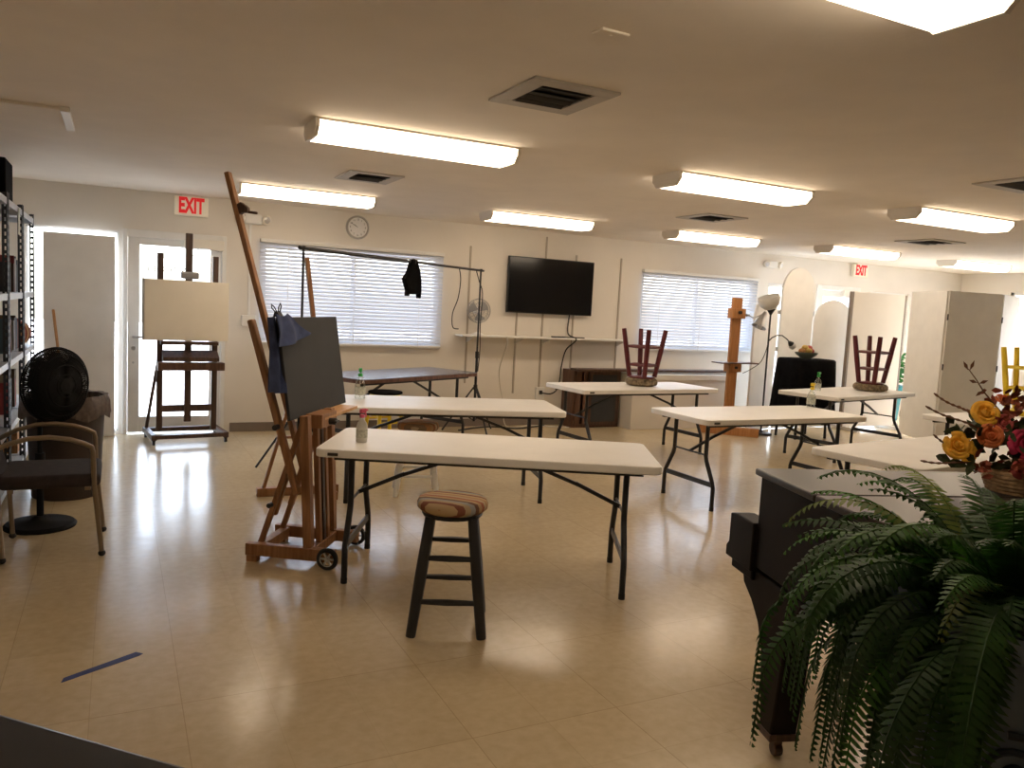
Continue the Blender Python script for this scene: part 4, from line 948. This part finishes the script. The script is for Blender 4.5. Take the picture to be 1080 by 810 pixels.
# ------------------------------------------------------------------ flower arrangement on the piano
t = thing('flower_arrangement', 'basket of artificial yellow, orange and magenta flowers on the piano', 'flowers', (2.62, 1.62, 1.0), math.radians(-26.6))
mb = MB()
for k in range(6):
    z = .006+.0125*k; r = .095+.015*math.sin(k/5*PI*.6); mb.tube([Vector((.115+r*math.cos(2*PI*j/32), r*math.sin(2*PI*j/32), z+.003*math.sin(j*PI))) for j in range(32)], .0075, 6, True)
mb.lathe([(.09, .0), (.105, .04), (.105, .07), (.09, .072)], (.115, 0, 0), 24); mb.build('basket', 'wicker', t, smooth=True)
def rose(c, r, m, seed, name, look=(-.3, -1, .35)):
    q = Vector(look).to_track_quat('Z', 'Y').to_matrix(); rr = random.Random(seed); mb = MB(); c = Vector(c)
    layers = [(3, .25, .30), (5, .50, .62), (6, .75, .95), (7, .98, 1.25)]
    for (n, rad, open_) in layers:
        for k in range(n):
            a = 2*PI*k/n+rr.uniform(-.3, .3); w = 2.2*PI*rad/n*.45; grid = []
            for i in range(5):
                u = i/4; row = []
                for j in range(5):
                    v = j/4*2-1
                    ph = open_*(u**1.1); R_ = rad*.35+rad*.75*math.sin(min(ph, 1.5))
                    zz = .75*math.cos(ph*.95)*u+.0-.12*(u > .8)*open_*.6-.06*v*v
                    aa = a+v*(w/max(rad, .2))*(.55+.6*math.sin(u*PI*.8))
                    row.append(mb.bm.verts.new(c+q @ (Vector((R_*math.cos(aa), R_*math.sin(aa), zz-.25))*r)))
                grid.append(row)
            for i in range(4):
                for j in range(4): mb.bm.faces.new((grid[i][j], grid[i][j+1], grid[i+1][j+1], grid[i+1][j]))
    mb.sphere(c-q @ Vector((0, 0, r*.12)), r*.42, (1, 1, 1), 8)
    return mb.build(name, m, t, smooth=True, angle=80)
rose((-.135, -.05, .155), .046, 'petal_y', 1, 'yellow_rose'); rose((-.045, -.03, .265), .044, 'petal_y', 2, 'yellow_rose', (-.2, -1, .6))
rose((-.045, -.07, .195), .040, 'petal_o', 3, 'orange_rose'); rose((.012, -.04, .235), .030, 'petal_p', 4, 'pink_rose'); rose((.065, -.09, .175), .055, 'petal_m', 5, 'magenta_rose')
rose((.05, -.10, .095), .034, 'petal_p', 6, 'pink_rose', (0, -1, 0)); rose((.03, .0, .31), .028, 'petal_o', 7, 'orange_rose', (0, -.6, 1)); rose((.15, -.05, .22), .05, 'petal_m', 8, 'magenta_rose', (.3, -1, .5)); rose((-.06, .03, .12), .035, 'petal_y', 9, 'yellow_rose')
def leafset(name, m, n, seed, box, L0, L1):
    mb = MB(); rr = random.Random(seed)
    for k in range(n):
        p = Vector([rr.uniform(*b) for b in box]); d = Vector((rr.uniform(-1, 1), rr.uniform(-1, .6), rr.uniform(-.5, .9))).normalized(); L = rr.uniform(L0, L1)
        s = d.cross(Vector((rr.uniform(-.4, .4), -1, rr.uniform(-.4, .4)))).normalized(); nrm = d.cross(s)
        v = [p, p+d*L*.35+s*L*.26, p+d*L*.75+s*L*.16, p+d*L-nrm*L*.1, p+d*L*.75-s*L*.16, p+d*L*.35-s*L*.26, p+d*L*.45+nrm*L*.06]
        mb._add(v, [(0, 1, 6), (1, 2, 6), (2, 3, 6), (3, 4, 6), (4, 5, 6), (5, 0, 6)])
    return mb.build(name, m, t)
leafset('dark_leaves', 'leafd', 90, 11, ((-.11, .16), (-.10, .10), (.07, .24)), .04, .075)
leafset('russet_leaves', 'leafr', 60, 12, ((.0, .17), (-.08, .08), (.20, .34)), .03, .055)
leafset('russet_leaves', 'leafr', 16, 13, ((-.10, .05), (-.12, -.04), (.06, .13)), .03, .05)
mb = MB()
for a, b in (((-.03, 0, .20), (-.24, -.02, .275)), ((-.05, 0, .24), (-.19, .03, .315)), ((-.06, 0, .10), (-.22, -.05, .185)), ((-.05, -.03, .09), (-.28, -.10, .105)), ((.0, .02, .25), (-.10, .04, .275))):
    A_ = Vector(a); B_ = Vector(b)
    mb.tube([A_.lerp(B_, i/16)+Vector((0, 0, .004*math.sin(i*.4))) for i in range(17)], [.0022+.0022*(i % 2) for i in range(17)], 6)
mb.build('beaded_twigs', 'twig', t)
mb = MB(); mb.tube([(.03, 0, .26), (-.04, .0, .33), (-.07, .0, .37), (-.10, .0, .405)], [.003, .0025, .002, .0015], 6); 
for p, d in (((-.10, 0, .40), (-.02, 0, .03)), ((-.095, 0, .40), (.012, 0, .035)), ((-.065, 0, .36), (-.03, 0, .008)), ((-.06, 0, .358), (.03, 0, .012)), ((-.045, 0, .335), (-.022, 0, -.02))):
    p = Vector(p); d = Vector(d); s = Vector((0, 1, 0)).cross(d).normalized()*.006; mb._add([p, p+d*.5+s, p+d, p+d*.5-s], [(0, 1, 2, 3)])
mb.build('budding_branch', 'twig', t)

# ------------------------------------------------------------------ fern
FX, FY = 1.31, .74
t0 = thing('plant_stand', 'dark pedestal stand carrying the fern pot', 'plant stand', (FX, FY, 0))
MB().lathe([(.20, .64), (.20, .67)], (0, 0, 0), 32).build('top_disc', 'darkwood', t0, .004)
for k in range(4):
    a = PI/4+PI/2*k; MB().tube([(.15*math.cos(a), .15*math.sin(a), .64), (.13*math.cos(a), .13*math.sin(a), .25), (.19*math.cos(a), .19*math.sin(a), 0)], [.02, .016, .018], 10).build('leg', 'darkwood', t0, smooth=True)
t = thing('potted_fern', 'big dark green fern in a blue-grey pot, bottom right foreground', 'plant', (FX, FY, .671))
MB().lathe([(.12, 0), (.13, .01), (.165, .10), (.185, .22), (.18, .33), (.165, .38), (.185, .41), (.185, .425), (.165, .425), (.15, .37), (.02, .36)], (0, 0, 0), 44).build('pot', 'pot', t, smooth=True)
MB().lathe([(.152, .375), (.10, .385), (.01, .39)], (0, 0, 0), 28).build('soil', 'soil', t, smooth=True)
for k in range(5):
    a0 = math.atan2(-FY, -FX)+.15+2*PI*k/5; pts = []
    for i in range(40):
        p = i/39; ang = p*4.6*PI; rr = .006+.055*p; u = rr*math.cos(ang); z = .225+rr*math.sin(ang)
        R_ = .168+.02*min(1, max(0, (z-.10)/.11)); pts.append((R_*math.cos(a0+u/R_), R_*math.sin(a0+u/R_), z))
    MB().tube(pts, .0055, 6).build('spiral_relief', 'potd', t, smooth=True)
def frond(az, el, L, droop, seed, m, base, width=.034):
    rr = random.Random(seed); mb = MB(); n = int(L/.0115); p = Vector(base); e = el; a = az; twist = rr.uniform(-.5, .5); pts = []
    for i in range(n+1):
        d = Vector((math.cos(a)*math.cos(e), math.sin(a)*math.cos(e), math.sin(e))); pts.append((p.copy(), d))
        p = p+d*(L/n); u = i/n
        e -= droop*(L/n)*(.5+1.6*u); e = max(e, -1.5); a += twist*(L/n)
    roll = rr.uniform(-.45, .45)
    for i, (q, d) in enumerate(pts):
        u = i/n
        if u < .10: continue
        s = d.cross(Vector((0, 0, 1)))
        if s.length < .05: s = Vector((-math.sin(az), math.cos(az), 0))
        s.normalize(); nn = s.cross(d).normalized(); s, nn = s*math.cos(roll)+nn*math.sin(roll), nn*math.cos(roll)-s*math.sin(roll)
        l = width*min(1, (u-.06)*5)*(1-max(0, (u-.55)/.47)**1.6)+.003
        for sg in (-1, 1):
            ld = (s*sg+d*.32+nn*rr.uniform(-.16, .10)-Vector((0, 0, .12))).normalized(); wv = d*(.0048+.002*l/.034); l2 = l*rr.uniform(.85, 1.1)
            b0 = q+s*sg*.0015
            v = [b0-wv*.55, b0+wv*.75, b0+ld*l2*.55+wv*.72-nn*.001, b0+ld*l2+wv*.1-nn*.004, b0+ld*l2*.55-wv*.55-nn*.001]
            mb._add(v, [(0, 1, 2, 4), (4, 2, 3)])
    mb.tube([q for q, d in pts][::3], .0017, 4)
    return mb.build('frond', m, t)
r4 = random.Random(21); view = math.atan2(-FY, -FX)
def spec(i):
    az = 2*PI*i/100*7.31+r4.uniform(-.2, .2); k = i % 10
    if k < 3: el = r4.uniform(.8, 1.35); L = r4.uniform(.30, .42); dr = r4.uniform(2.8, 5.)
    elif k < 7: el = r4.uniform(.35, .95); L = r4.uniform(.38, .52); dr = r4.uniform(3.8, 6.2)
    else: el = r4.uniform(-.1, .5); L = r4.uniform(.40, .56); dr = r4.uniform(4.5, 7.)
    br = r4.uniform(.0, .11)
    m = 'green3' if (k == 0 and i % 3 == 0) else ('green2' if k in (0, 1, 4) else 'green1')
    return (az, el, L, dr, i, m, (br*math.cos(az), br*math.sin(az), .385), r4.uniform(.026, .036))
def keep(q): # the drooping fronds part on the side where the pot shows
    d = (q[0]-view-.45+PI) % (2*PI)-PI
    return not (abs(d) < .5 and q[1] < .8)
done = 0; i = 0
while done < 100:
    q = spec(i); i += 1
    if keep(q): frond(*q); done += 1
# the smaller crowded fronds of the crown, more than anyone could count
mass = MB(); one = MB
class Keep(MB):
    def __init__(s): s.bm = mass.bm
    def build(s, *a, **k): return None
MB = Keep
for i in range(100, 290):
    q = list(spec(i))
    if not keep(q): continue
    q[2] *= r4.uniform(.6, 1.0); q[3] *= 1.1
    frond(*q)
MB = one
mo = mass.build('crowded_fronds', 'green1', t); mo['kind'] = 'stuff'

# ------------------------------------------------------------------ world, camera, view
w = bpy.data.worlds.new('sky'); bpy.context.scene.world = w; w.use_nodes = True
nt = w.node_tree; bg = nt.nodes['Background']
sk = nt.nodes.new('ShaderNodeTexSky'); sk.sky_type = 'NISHITA'; sk.sun_disc = False; sk.sun_elevation = math.radians(48); sk.sun_rotation = math.radians(120); sk.air_density = 1.; sk.dust_density = 3.
hs = nt.nodes.new('ShaderNodeHueSaturation'); hs.inputs['Saturation'].default_value = .62
nt.links.new(sk.outputs[0], hs.inputs['Color']); nt.links.new(hs.outputs[0], bg.inputs[0]); bg.inputs[1].default_value = 2.5

cam = bpy.data.cameras.new('camera'); co = bpy.data.objects.new('camera', cam); C.objects.link(co); bpy.context.scene.camera = co
f_px, yaw, pitch, roll, H = 833.056, .46620, .0974, .0521, 1.5316
cam.sensor_fit = 'HORIZONTAL'; cam.sensor_width = 36; cam.lens = 36*f_px/1080; cam.clip_start = .05
fw = Vector((math.sin(yaw)*math.cos(pitch), math.cos(yaw)*math.cos(pitch), -math.sin(pitch))); rt = Vector((math.cos(yaw), -math.sin(yaw), 0)); up = rt.cross(fw)
rt2 = rt*math.cos(roll)+up*math.sin(roll); up2 = -rt*math.sin(roll)+up*math.cos(roll)
co.matrix_world = Matrix(((rt2.x, up2.x, -fw.x, 0), (rt2.y, up2.y, -fw.y, 0), (rt2.z, up2.z, -fw.z, H), (0, 0, 0, 1)))
sc = bpy.context.scene
vs = sc.view_settings; vs.view_transform = 'Standard'; vs.look = 'None'; vs.gamma = 1; vs.exposure = 0.03; vs.use_curve_mapping = False
sc.cycles.max_bounces = 10; sc.cycles.diffuse_bounces = 6; sc.cycles.transparent_max_bounces = 12; sc.cycles.sample_clamp_indirect = 8
